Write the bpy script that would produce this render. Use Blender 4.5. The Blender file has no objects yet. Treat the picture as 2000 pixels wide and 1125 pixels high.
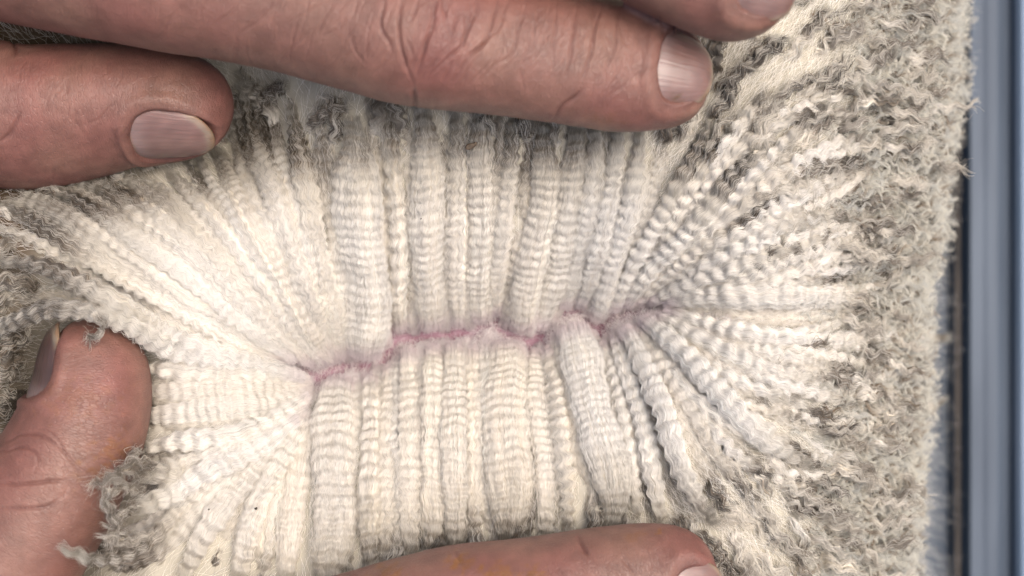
import bpy, bmesh, math
import numpy as np

# ------------------------------------------------------------------ camera, sky, sun, exposure
MM = 0.001                 # everything below is computed in millimetres and stored in metres
PX = 0.08                  # millimetres per photograph pixel on the plane z = 0
CAM_H = 187.0              # camera height above that plane, mm
scene = bpy.context.scene
cam_data = bpy.data.cameras.new('camera')
cam = bpy.data.objects.new('camera', cam_data)
scene.collection.objects.link(cam)
scene.camera = cam
cam.location = (0, 0, CAM_H * MM)
cam.rotation_euler = (0, 0, 0)
cam_data.sensor_width = 36.0
cam_data.lens = 36.0 * CAM_H / (2000 * PX)
cam_data.clip_start = 0.005
cam_data.clip_end = 20.0
cam_data.dof.use_dof = True
cam_data.dof.focus_distance = (CAM_H + 8) * MM
cam_data.dof.aperture_fstop = 12.0

SUN_EL, SUN_AZ = math.radians(66), math.radians(22)     # azimuth measured from +X towards +Y
world = bpy.data.worlds.new('World')
scene.world = world
world.use_nodes = True
wn = world.node_tree.nodes
wl = world.node_tree.links
wn.clear()
sky = wn.new('ShaderNodeTexSky')
sky.sky_type = 'NISHITA'
sky.sun_disc = False
sky.sun_elevation = SUN_EL
sky.sun_rotation = math.pi / 2 - SUN_AZ
sky.dust_density = 7.0
sky.air_density = 1.0
sky.ozone_density = 0.3
bg = wn.new('ShaderNodeBackground')
bg.inputs['Strength'].default_value = 0.11
wo = wn.new('ShaderNodeOutputWorld')
wl.new(sky.outputs[0], bg.inputs[0])
wl.new(bg.outputs[0], wo.inputs[0])

sun_data = bpy.data.lights.new('sun', 'SUN')
sun_data.energy = 1.5
sun_data.angle = math.radians(55)
sun_data.color = (1.0, 0.95, 0.90)
sun = bpy.data.objects.new('sun', sun_data)
scene.collection.objects.link(sun)
sd = np.array([math.cos(SUN_EL) * math.cos(SUN_AZ), math.cos(SUN_EL) * math.sin(SUN_AZ), math.sin(SUN_EL)])
from mathutils import Vector
sun.rotation_euler = Vector(sd).to_track_quat('Z', 'Y').to_euler()
sun.location = tuple(sd * 2)

scene.view_settings.view_transform = 'Standard'
scene.view_settings.look = 'None'
scene.view_settings.exposure = 0.88
scene.view_settings.gamma = 1.0
scene.cycles_curves.shape = 'THICK'
scene.cycles.use_denoising = True
scene.cycles.max_bounces = 12
scene.cycles.diffuse_bounces = 9
scene.cycles.glossy_bounces = 3
scene.cycles.transmission_bounces = 6

COL = scene.collection
rng = np.random.default_rng(11)


# ------------------------------------------------------------------ small helpers
def unproject(x, y, z):
    """photograph pixel + height above the z = 0 plane (mm) -> point in mm"""
    x = np.asarray(x, float); y = np.asarray(y, float); z = np.asarray(z, float)
    k = (CAM_H - z) / CAM_H * PX
    return np.stack([(x - 1000) * k, -(y - 562.5) * k, z + 0 * x], -1)


def project(p):
    k = CAM_H / (CAM_H - p[..., 2]) / PX
    return p[..., 0] * k + 1000, -p[..., 1] * k + 562.5


def smooth(a, b, x):
    t = np.clip((x - a) / (b - a), 0, 1)
    return t * t * (3 - 2 * t)


def lerp(a, b, t):
    return a + (b - a) * t


def interp_path(pts, n):
    """Catmull-Rom through the control points, n samples evenly spaced along the length"""
    p = np.asarray(pts, float)
    q = np.vstack([2 * p[0] - p[1], p, 2 * p[-1] - p[-2]])
    out = []
    for i in range(1, len(q) - 2):
        t = np.linspace(0, 1, 24, endpoint=False)[:, None]
        a, b, c, d = q[i - 1], q[i], q[i + 1], q[i + 2]
        out.append(0.5 * (2 * b + (c - a) * t + (2 * a - 5 * b + 4 * c - d) * t ** 2 + (3 * b - a - 3 * c + d) * t ** 3))
    out.append(p[-1:])
    out = np.vstack(out)
    s = np.concatenate([[0], np.cumsum(np.linalg.norm(np.diff(out[:, :2], axis=0), axis=1))])
    u = np.linspace(0, s[-1], n)
    return np.stack([np.interp(u, s, out[:, k]) for k in range(out.shape[1])], -1)


_nz = np.random.default_rng(5)
_NA = _nz.uniform(0, 2 * math.pi, 60)
_ND = _nz.normal(size=(60, 3)); _ND /= np.linalg.norm(_ND, axis=1)[:, None]


def noise3(p, f, k=0, octaves=7):
    """cheap smooth noise in about -1..1 (sum of plane waves) at frequency f per unit"""
    v = 0
    for i in range(octaves):
        j = (k * 7 + i) % 60
        v = v + np.sin(p @ _ND[j] * f * (0.7 + 0.13 * i) * 2 * math.pi + _NA[j])
    return v / (octaves ** 0.5 * 1.2)


def link(o, parent=None):
    COL.objects.link(o)
    if parent is not None:
        o.parent = parent
    return o


def empty(name, loc_mm=(0, 0, 0)):
    o = bpy.data.objects.new(name, None)
    o.location = tuple(c * MM for c in loc_mm)
    o.empty_display_size = 0.01
    return link(o)


def tag(o, label=None, cat=None, group=None, kind=None):
    for k, v in (('label', label), ('category', cat), ('group', group), ('kind', kind)):
        if v:
            o[k] = v
    return o


def mesh_obj(name, verts, faces, mat, parent=None, col=None, extra=None, shade=True, origin=(0, 0, 0)):
    me = bpy.data.meshes.new(name)
    v = np.asarray(verts, float) - np.asarray(origin, float)
    f = np.asarray(faces, dtype=np.int32)
    me.vertices.add(len(v))
    me.vertices.foreach_set('co', (v * MM).astype(np.float32).ravel())
    nl = f.shape[1]
    me.loops.add(f.size)
    me.loops.foreach_set('vertex_index', f.ravel())
    me.polygons.add(len(f))
    me.polygons.foreach_set('loop_start', np.arange(0, f.size, nl, dtype=np.int32))
    me.update(calc_edges=True)
    me.validate()
    if shade:
        me.shade_smooth()
    if col is not None:
        a = me.attributes.new('col', 'FLOAT_VECTOR', 'POINT')
        a.data.foreach_set('vector', np.asarray(col, np.float32).ravel())
    for nm, arr in (extra or {}).items():
        a = me.attributes.new(nm, 'FLOAT_VECTOR', 'POINT')
        a.data.foreach_set('vector', np.asarray(arr, np.float32).ravel())
    if mat:
        me.materials.append(mat)
    o = bpy.data.objects.new(name, me)
    o.location = tuple(c * MM for c in origin)
    return link(o, parent)


def curves_obj(name, pos, rad, col, mat, parent=None):
    """pos (n_curves, n_points, 3) mm, rad (n_curves, n_points) mm, col (n_curves, n_points, 3)"""
    if not isinstance(pos, list):
        pos, rad, col = [pos], [rad], [col]
    sizes = []
    for p in pos:
        sizes += [p.shape[1]] * p.shape[0]
    cu = bpy.data.hair_curves.new(name)
    cu.add_curves(sizes)
    P = np.concatenate([p.reshape(-1, 3) for p in pos])
    R = np.concatenate([r.reshape(-1) for r in rad])
    K = np.concatenate([c.reshape(-1, 3) for c in col])
    cu.attributes['position'].data.foreach_set('vector', (P * MM).astype(np.float32).ravel())
    a = cu.attributes.get('radius') or cu.attributes.new('radius', 'FLOAT', 'POINT')
    a.data.foreach_set('value', (R * MM).astype(np.float32).ravel())
    a = cu.attributes.new('col', 'FLOAT_VECTOR', 'POINT')
    a.data.foreach_set('vector', K.astype(np.float32).ravel())
    cu.materials.append(mat)
    o = bpy.data.objects.new(name, cu)
    return link(o, parent)


def grid_faces(nu, nv, wrap_v=False):
    i = np.arange(nu - 1)[:, None]
    j = np.arange(nv if wrap_v else nv - 1)[None, :]
    j2 = (j + 1) % nv
    return np.stack([i * nv + j, (i + 1) * nv + j, (i + 1) * nv + j2, i * nv + j2], -1).reshape(-1, 4)


# ------------------------------------------------------------------ materials
def new_mat(name):
    m = bpy.data.materials.new(name)
    m.use_nodes = True
    nt = m.node_tree
    nt.nodes.clear()
    out = nt.nodes.new('ShaderNodeOutputMaterial')
    return m, nt, nt.nodes, nt.links, out


def attr_col(nodes):
    a = nodes.new('ShaderNodeAttribute')
    a.attribute_name = 'col'
    return a


def make_fibre_mat():
    m, nt, N, L, out = new_mat('wool_fibre')
    a = attr_col(N)
    d = N.new('ShaderNodeBsdfDiffuse')
    t = N.new('ShaderNodeBsdfTranslucent')
    g = N.new('ShaderNodeBsdfGlossy')
    g.inputs['Roughness'].default_value = 0.38
    g.inputs['Color'].default_value = (1, 0.98, 0.95, 1)
    mx = N.new('ShaderNodeMixShader'); mx.inputs[0].default_value = 0.55
    mg = N.new('ShaderNodeMixShader'); mg.inputs[0].default_value = 0.07
    L.new(a.outputs['Vector'], d.inputs['Color']); L.new(a.outputs['Vector'], t.inputs['Color'])
    L.new(d.outputs[0], mx.inputs[1]); L.new(t.outputs[0], mx.inputs[2])
    L.new(mx.outputs[0], mg.inputs[1]); L.new(g.outputs[0], mg.inputs[2])
    L.new(mg.outputs[0], out.inputs['Surface'])
    return m


def make_wool_core_mat(name, sss):
    m, nt, N, L, out = new_mat(name)
    a = attr_col(N)
    tc = N.new('ShaderNodeTexCoord')
    n1 = N.new('ShaderNodeTexNoise'); n1.inputs['Scale'].default_value = 2600; n1.inputs['Detail'].default_value = 4
    L.new(tc.outputs['Object'], n1.inputs['Vector'])
    mr = N.new('ShaderNodeMapRange')
    mr.inputs['To Min'].default_value = 0.94; mr.inputs['To Max'].default_value = 1.04
    L.new(n1.outputs['Fac'], mr.inputs['Value'])
    mul = N.new('ShaderNodeVectorMath'); mul.operation = 'SCALE'
    L.new(a.outputs['Vector'], mul.inputs[0]); L.new(mr.outputs[0], mul.inputs['Scale'])
    bump = N.new('ShaderNodeBump'); bump.inputs['Strength'].default_value = 0.3; bump.inputs['Distance'].default_value = 0.0002
    L.new(n1.outputs['Fac'], bump.inputs['Height'])
    p = N.new('ShaderNodeBsdfPrincipled')
    p.inputs['Roughness'].default_value = 0.75
    p.inputs['Specular IOR Level'].default_value = 0.15
    p.inputs['Subsurface Weight'].default_value = sss
    p.inputs['Subsurface Radius'].default_value = (1.0, 0.9, 0.75)
    p.inputs['Subsurface Scale'].default_value = 0.0006
    L.new(mul.outputs[0], p.inputs['Base Color'])
    L.new(bump.outputs[0], p.inputs['Normal'])
    L.new(p.outputs[0], out.inputs['Surface'])
    return m


def make_sheep_skin_mat():
    m, nt, N, L, out = new_mat('sheep_skin')
    p = N.new('ShaderNodeBsdfPrincipled')
    tc = N.new('ShaderNodeTexCoord')
    n1 = N.new('ShaderNodeTexNoise'); n1.inputs['Scale'].default_value = 500; n1.inputs['Detail'].default_value = 5
    L.new(tc.outputs['Object'], n1.inputs['Vector'])
    cr = N.new('ShaderNodeValToRGB')
    cr.color_ramp.elements[0].color = (0.20, 0.095, 0.125, 1); cr.color_ramp.elements[0].position = 0.3
    cr.color_ramp.elements[1].color = (0.31, 0.19, 0.23, 1); cr.color_ramp.elements[1].position = 0.7
    L.new(n1.outputs['Fac'], cr.inputs[0]); L.new(cr.outputs[0], p.inputs['Base Color'])
    bump = N.new('ShaderNodeBump'); bump.inputs['Strength'].default_value = 0.6; bump.inputs['Distance'].default_value = 0.0004
    L.new(n1.outputs['Fac'], bump.inputs['Height']); L.new(bump.outputs[0], p.inputs['Normal'])
    p.inputs['Roughness'].default_value = 0.5
    L.new(p.outputs[0], out.inputs['Surface'])
    return m


def make_hand_mat():
    m, nt, N, L, out = new_mat('hand_skin')
    a = attr_col(N)
    p = N.new('ShaderNodeBsdfPrincipled')
    tc = N.new('ShaderNodeTexCoord')
    fc = N.new('ShaderNodeAttribute'); fc.attribute_name = 'fco'          # along / around the finger, mm
    # fine cross-hatched skin lines
    v1 = N.new('ShaderNodeTexVoronoi'); v1.feature = 'DISTANCE_TO_EDGE'; v1.inputs['Scale'].default_value = 1.0
    mp = N.new('ShaderNodeMapping'); mp.inputs['Scale'].default_value = (3.2, 1.1, 1.1)
    L.new(fc.outputs['Vector'], mp.inputs['Vector']); L.new(mp.outputs[0], v1.inputs['Vector'])
    mre = N.new('ShaderNodeMapRange'); mre.inputs['From Max'].default_value = 0.12
    L.new(v1.outputs['Distance'], mre.inputs['Value'])
    n2 = N.new('ShaderNodeTexNoise'); n2.inputs['Scale'].default_value = 1.0; n2.inputs['Detail'].default_value = 5
    mp2 = N.new('ShaderNodeMapping'); mp2.inputs['Scale'].default_value = (2.2, 0.45, 0.45)
    L.new(fc.outputs['Vector'], mp2.inputs['Vector']); L.new(mp2.outputs[0], n2.inputs['Vector'])
    n3 = N.new('ShaderNodeTexNoise'); n3.inputs['Scale'].default_value = 350; n3.inputs['Detail'].default_value = 6
    L.new(tc.outputs['Object'], n3.inputs['Vector'])
    b1 = N.new('ShaderNodeBump'); b1.inputs['Strength'].default_value = 0.42; b1.inputs['Distance'].default_value = 0.00012
    L.new(mre.outputs[0], b1.inputs['Height'])
    b2 = N.new('ShaderNodeBump'); b2.inputs['Strength'].default_value = 0.35; b2.inputs['Distance'].default_value = 0.0002
    L.new(n2.outputs['Fac'], b2.inputs['Height']); L.new(b1.outputs[0], b2.inputs['Normal'])
    L.new(b2.outputs[0], p.inputs['Normal'])
    # blotchy colour
    mr = N.new('ShaderNodeMapRange'); mr.inputs['From Min'].default_value = 0.3; mr.inputs['From Max'].default_value = 0.7
    mr.inputs['To Min'].default_value = 0.8; mr.inputs['To Max'].default_value = 1.16
    L.new(n3.outputs['Fac'], mr.inputs['Value'])
    mul = N.new('ShaderNodeVectorMath'); mul.operation = 'SCALE'
    L.new(a.outputs['Vector'], mul.inputs[0]); L.new(mr.outputs[0], mul.inputs['Scale'])
    L.new(mul.outputs[0], p.inputs['Base Color'])
    p.inputs['Roughness'].default_value = 0.45
    p.inputs['Specular IOR Level'].default_value = 0.4
    p.inputs['Subsurface Weight'].default_value = 0.12
    p.inputs['Subsurface Radius'].default_value = (1.0, 0.35, 0.2)
    p.inputs['Subsurface Scale'].default_value = 0.0012
    L.new(p.outputs[0], out.inputs['Surface'])
    return m


def make_nail_mat():
    m, nt, N, L, out = new_mat('nail')
    a = attr_col(N)
    fc = N.new('ShaderNodeAttribute'); fc.attribute_name = 'fco'
    p = N.new('ShaderNodeBsdfPrincipled')
    n1 = N.new('ShaderNodeTexNoise'); n1.inputs['Scale'].default_value = 1.0; n1.inputs['Detail'].default_value = 3
    mp = N.new('ShaderNodeMapping'); mp.inputs['Scale'].default_value = (0.12, 2.2, 1)
    L.new(fc.outputs['Vector'], mp.inputs['Vector']); L.new(mp.outputs[0], n1.inputs['Vector'])
    mr = N.new('ShaderNodeMapRange'); mr.inputs['To Min'].default_value = 0.85; mr.inputs['To Max'].default_value = 1.12
    L.new(n1.outputs['Fac'], mr.inputs['Value'])
    mul = N.new('ShaderNodeVectorMath'); mul.operation = 'SCALE'
    L.new(a.outputs['Vector'], mul.inputs[0]); L.new(mr.outputs[0], mul.inputs['Scale'])
    L.new(mul.outputs[0], p.inputs['Base Color'])
    b = N.new('ShaderNodeBump'); b.inputs['Strength'].default_value = 0.5; b.inputs['Distance'].default_value = 0.00025
    L.new(n1.outputs['Fac'], b.inputs['Height']); L.new(b.outputs[0], p.inputs['Normal'])
    p.inputs['Roughness'].default_value = 0.32
    p.inputs['Specular IOR Level'].default_value = 0.5
    p.inputs['Subsurface Weight'].default_value = 0.15
    p.inputs['Subsurface Scale'].default_value = 0.001
    L.new(p.outputs[0], out.inputs['Surface'])
    return m


def make_steel_mat(name, c0, c1, rough, metal):
    m, nt, N, L, out = new_mat(name)
    p = N.new('ShaderNodeBsdfPrincipled')
    tc = N.new('ShaderNodeTexCoord')
    mp = N.new('ShaderNodeMapping'); mp.inputs['Scale'].default_value = (220, 22, 220)
    n1 = N.new('ShaderNodeTexNoise'); n1.inputs['Scale'].default_value = 1.0; n1.inputs['Detail'].default_value = 5
    L.new(tc.outputs['Object'], mp.inputs['Vector']); L.new(mp.outputs[0], n1.inputs['Vector'])
    cr = N.new('ShaderNodeValToRGB')
    cr.color_ramp.elements[0].color = (*c0, 1); cr.color_ramp.elements[0].position = 0.3
    cr.color_ramp.elements[1].color = (*c1, 1); cr.color_ramp.elements[1].position = 0.7
    L.new(n1.outputs['Fac'], cr.inputs[0]); L.new(cr.outputs[0], p.inputs['Base Color'])
    p.inputs['Metallic'].default_value = metal
    p.inputs['Roughness'].default_value = rough
    L.new(p.outputs[0], out.inputs['Surface'])
    return m


def make_plain_mat(name, c, rough=0.8, scale=60, var=0.3):
    m, nt, N, L, out = new_mat(name)
    p = N.new('ShaderNodeBsdfPrincipled')
    tc = N.new('ShaderNodeTexCoord')
    n1 = N.new('ShaderNodeTexNoise'); n1.inputs['Scale'].default_value = scale; n1.inputs['Detail'].default_value = 6
    L.new(tc.outputs['Object'], n1.inputs['Vector'])
    cr = N.new('ShaderNodeValToRGB')
    cr.color_ramp.elements[0].color = (*[k * (1 - var) for k in c], 1); cr.color_ramp.elements[0].position = 0.3
    cr.color_ramp.elements[1].color = (*[min(1, k * (1 + var)) for k in c], 1); cr.color_ramp.elements[1].position = 0.7
    L.new(n1.outputs['Fac'], cr.inputs[0]); L.new(cr.outputs[0], p.inputs['Base Color'])
    p.inputs['Roughness'].default_value = rough
    L.new(p.outputs[0], out.inputs['Surface'])
    return m


M_FIBRE = make_fibre_mat()
M_CORE = make_wool_core_mat('wool_mass', 0.5)
M_UNDER = make_wool_core_mat('under_wool', 0.0)
M_SKIN = make_sheep_skin_mat()
M_HAND = make_hand_mat()
M_NAIL = make_nail_mat()
M_STEEL = make_steel_mat('galvanised_steel', (0.042, 0.058, 0.084), (0.062, 0.082, 0.113), 0.6, 0.2)
M_LIP = make_steel_mat('highlight_steel', (0.15, 0.21, 0.30), (0.22, 0.28, 0.38), 0.45, 0.3)  # lighter base colour paints the sky highlight onto the lip
M_DARKSTEEL = make_steel_mat('weathered_steel', (0.035, 0.05, 0.072), (0.06, 0.08, 0.11), 0.55, 0.3)
M_GROUND = make_plain_mat('dirt', (0.035, 0.028, 0.022), 0.9, 30, 0.4)
M_CHAFF = make_plain_mat('chaff', (0.10, 0.07, 0.045), 0.7, 2500, 0.5)
M_SPECK = make_plain_mat('speck', (0.05, 0.04, 0.03), 0.8, 2500, 0.4)

# ------------------------------------------------------------------ the setting: ground and steel behind the sheep
gv = np.array([[-2000, -2000, -620], [2000, -2000, -620], [2000, 2000, -620], [-2000, 2000, -620]], float)
tag(mesh_obj('ground', gv, [[0, 1, 2, 3]], M_GROUND, shade=False), kind='structure')


def extrude_profile(name, prof, y0, y1, mat, parent=None):
    """prof: closed list of (x, z) mm, extruded along Y"""
    n = len(prof)
    p = np.array(prof, float)
    v = np.vstack([np.c_[p[:, 0], np.full(n, y0), p[:, 1]], np.c_[p[:, 0], np.full(n, y1), p[:, 1]]])
    me = bpy.data.meshes.new(name)
    f = [[i, (i + 1) % n, n + (i + 1) % n, n + i] for i in range(n)] + [list(range(n))[::-1], list(range(n, 2 * n))]
    me.from_pydata((v * MM).tolist(), [], f)
    bm = bmesh.new(); bm.from_mesh(me)
    bmesh.ops.recalc_face_normals(bm, faces=bm.faces)
    bm.to_mesh(me); bm.free()
    me.materials.append(mat)
    o = bpy.data.objects.new(name, me)
    return link(o, parent)


RZ = -112.0                                   # height of the rail's face


def rx(px, z=RZ):
    return float(unproject(px, 562, z)[0])


rail = empty('steel_rail', (rx(1940), 0, RZ))
tag(rail, 'blue grey galvanised steel rail with a raised lip coloured bright as a highlight, beside the fleece', 'rail')


def in_parent(o, parent):
    o.location = tuple(-c for c in parent.location)
    return o


in_parent(extrude_profile('web', [(rx(1893), RZ - 6), (rx(1893), RZ - 1.0), (rx(1896), RZ), (rx(1921), RZ), (rx(1928), RZ + 0.25), (rx(1948), RZ + 0.25),
                                  (rx(1955), RZ - 0.2), (rx(1962), RZ - 0.8), (rx(1984), RZ - 1.6), (rx(1984), RZ - 6)], -160, 160, M_STEEL, rail), rail)
lip = [(rx(1988), RZ - 6), (rx(1988, RZ + 2), RZ + 1.5), (rx(1992, RZ + 2), RZ + 2.4), (rx(1998, RZ + 3), RZ + 2.8), (rx(2030), RZ + 4.2), (rx(2036), RZ + 2), (rx(2036), RZ - 6)]
in_parent(extrude_profile('lip', lip, -160, 160, M_LIP, rail), rail)

bar = empty('steel_bar', (rx(1800), 0, RZ - 12))
tag(bar, 'darker weathered steel bar half hidden under the fleece edge', 'bar')
in_parent(extrude_profile('face', [(rx(1640), RZ - 16), (rx(1640), RZ - 11), (rx(1646), RZ - 9), (rx(1850, RZ - 9), RZ - 9), (rx(1853, RZ - 9), RZ - 10), (rx(1853, RZ - 9), RZ - 16)],
                          -160, 160, M_DARKSTEEL, bar), bar)
in_parent(extrude_profile('edge_strip', [(rx(1855, RZ - 10), RZ - 18), (rx(1855, RZ - 10), RZ - 11), (rx(1858, RZ - 10), RZ - 10), (rx(1866, RZ - 10), RZ - 10), (rx(1869, RZ - 10), RZ - 11), (rx(1869, RZ - 10), RZ - 18)],
                          -160, 160, M_DARKSTEEL, bar), bar)

# ------------------------------------------------------------------ the fleece: surface the staples lie on
PART = np.array([(470, 690, 9), (530, 703, 13), (575, 722, 16), (620, 738, 18), (655, 722, 19), (685, 708, 20), (735, 716, 20), (758, 692, 21), (778, 662, 21),
                 (812, 656, 21), (880, 650, 21), (930, 643, 21), (965, 628, 21), (985, 645, 21), (1020, 658, 21), (1045, 664, 21), (1072, 626, 21),
                 (1112, 605, 21), (1140, 612, 21), (1166, 640, 21), (1190, 617, 20), (1225, 602, 19), (1275, 594, 17), (1340, 600, 13),
                 (1430, 608, 9), (1560, 618, 6), (1700, 624, 3)], float)
PART2 = np.array([(620, 738, 18), (612, 775, 14), (585, 808, 9), (540, 828, 4)], float)
EDGE_Y = np.array([-200, 0, 150, 250, 330, 420, 520, 600, 700, 800, 900, 1000, 1125, 1300], float)
EDGE_X = np.array([1905, 1898, 1893, 1882, 1868, 1862, 1845, 1826, 1832, 1828, 1815, 1815, 1803, 1795], float) - 4


def seg_dist(x, y, P):
    """distance in px to polyline P and the value of its third column at the nearest point"""
    best = np.full(x.shape, 1e9); val = np.zeros(x.shape)
    for a, b in zip(P[:-1], P[1:]):
        d = b[:2] - a[:2]
        t = np.clip(((x - a[0]) * d[0] + (y - a[1]) * d[1]) / (d @ d), 0, 1)
        q = np.hypot(x - a[0] - t * d[0], y - a[1] - t * d[1])
        m = q < best
        best = np.where(m, q, best)
        val = np.where(m, a[2] + t * (b[2] - a[2]), val)
    return best, val


def fleece_raw(x, y):
    d, D = seg_dist(x, y, PART)
    z = -5.0 - 1.15 * D * np.exp(-(d / 190.0) ** 1.05)
    d2, D2 = seg_dist(x, y, PART2)
    z = np.minimum(z, -5.0 - D2 * np.exp(-(d2 / 90.0) ** 1.15))
    e = x - np.interp(y, EDGE_Y, EDGE_X)
    z = z - 26 * np.clip((e + 430) / 400, 0, 1.2) ** 2.2
    z = z - 22 * np.clip((e + 60) / 50, 0, 1.6) ** 2
    # hollows pressed by the thumbs and fingers
    for (x0, y0, x1, y1, w, dep) in ((-150, 230, 430, 220, 150, 17), (165, 690, 90, 1125, 120, 14), (400, -20, 1340, 150, 130, 3), (860, 1180, 1300, 1130, 110, 4)):
        dd, _ = seg_dist(x, y, np.array([(x0, y0, 0), (x1, y1, 0)], float))
        z = z - dep * np.exp(-(dd / w) ** 2.5)
    return z


GX0, GX1, GY0, GY1, GS = -320, 1960, -320, 1450, 10
_gx = np.arange(GX0, GX1 + 1, GS); _gy = np.arange(GY0, GY1 + 1, GS)
_GZ = fleece_raw(*np.meshgrid(_gx.astype(float), _gy.astype(float)))
for _ in range(2):                                        # soften the creases of the nearest-point field
    k = np.pad(_GZ, 1, mode='edge')
    _GZ = (k[1:-1, 1:-1] * 4 + k[:-2, 1:-1] + k[2:, 1:-1] + k[1:-1, :-2] + k[1:-1, 2:]) / 8


def fleece_z(x, y):
    fx = np.clip((np.asarray(x, float) - GX0) / GS, 0, len(_gx) - 1.001)
    fy = np.clip((np.asarray(y, float) - GY0) / GS, 0, len(_gy) - 1.001)
    i = fx.astype(int); j = fy.astype(int); u = fx - i; v = fy - j
    return ((_GZ[j, i] * (1 - u) + _GZ[j, i + 1] * u) * (1 - v) + (_GZ[j + 1, i] * (1 - u) + _GZ[j + 1, i + 1] * u) * v)


CREAM = np.array([0.958, 0.912, 0.835])
WHITE = np.array([0.968, 0.948, 0.912])
BEIGE = np.array([0.76, 0.70, 0.57])
BROWN = np.array([0.20, 0.14, 0.088])
DARK = np.array([0.055, 0.047, 0.036])
PALE = np.array([0.72, 0.69, 0.60])
GREY = np.array([0.58, 0.565, 0.51])
ROOT = np.array([0.70, 0.61, 0.635])

sheep = empty('sheep', (0, 0, -40))
tag(sheep, 'white woolled sheep with its crimped fleece parted down to the pink skin', 'sheep')


def sheep_part(o):
    o.location = (0, 0, 0.040)
    return o


# under-wool: the felted side of the fleece that shows between the staples
xs = np.arange(-300, 1951, 9.0); ys = np.arange(-300, 1431, 9.0)
X, Y = np.meshgrid(xs, ys, indexing='ij')
E = np.interp(Y, EDGE_Y, EDGE_X)
Xc = np.minimum(X, E - 10)                                # the edge of the body folds straight down
Zu = fleece_z(Xc, Y) - 0.7 - 45 * np.clip((X - (E - 10)) / 60, 0, 1)
dpart, _ = seg_dist(Xc, Y, PART)
Zu = Zu - 1.5 * np.exp(-(dpart / 40) ** 2)
Pq = unproject(Xc, Y, Zu)
Pq[..., 2] += 0.35 * noise3(Pq * np.array([1, 1, 0]), 0.16, 1) + 0.12 * noise3(Pq * np.array([1, 1, 0]), 0.6, 2)
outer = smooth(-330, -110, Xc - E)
left_dirt_shade = smooth(380, 120, Xc) * smooth(560, 340, Y) + smooth(140, 40, Xc)  # dirt at upper left; the left edge band also carries painted shade
nzc = noise3(Pq * np.array([1, 1, 0]), 0.22, 3)
cu = lerp(np.broadcast_to(BEIGE * 1.06, Pq.shape), GREY * 0.8, (outer * 0.9)[..., None])  # outer part coloured darker so the gaps between tips read as shadow
cu = lerp(cu, BROWN * 0.75, np.clip(left_dirt_shade * 0.8, 0, 1)[..., None])
cu = lerp(cu, CREAM, np.clip(np.exp(-(dpart / 260) ** 2) * 0.6, 0, 1)[..., None])
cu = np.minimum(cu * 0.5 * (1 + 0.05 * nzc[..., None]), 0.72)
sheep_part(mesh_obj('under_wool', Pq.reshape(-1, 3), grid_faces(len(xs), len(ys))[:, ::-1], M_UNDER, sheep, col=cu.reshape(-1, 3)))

# the pink skin along the parting
def skin_strip(P, half, name):
    c = interp_path(P, 160)
    t = np.gradient(c[:, :2], axis=0); t /= np.linalg.norm(t, axis=1)[:, None]
    nrm = np.c_[-t[:, 1], t[:, 0]]
    w = np.linspace(-half, half, 15)
    taper = np.minimum(1, np.minimum(np.arange(160), np.arange(160)[::-1]) / 25.0 + 0.1)
    sx = c[:, 0, None] + nrm[:, 0, None] * w[None] * taper[:, None]
    sy = c[:, 1, None] + nrm[:, 1, None] * w[None] * taper[:, None]
    z = fleece_z(sx, sy) - 0.9 - 0.5 * (np.abs(w) / half)[None]
    p = unproject(sx, sy, z)
    p[..., 2] += 0.15 * noise3(p * np.array([1, 1, 0]), 0.5, 4)
    return sheep_part(mesh_obj(name, p.reshape(-1, 3), grid_faces(160, 15), M_SKIN, sheep))


o = skin_strip(PART[:24], 34, 'skin')
o['label'] = 'mauve pink skin showing at the bottom of the parting'
skin_strip(PART2, 26, 'skin')

# ------------------------------------------------------------------ wool staples
FIB_TOTAL = [0]


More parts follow.
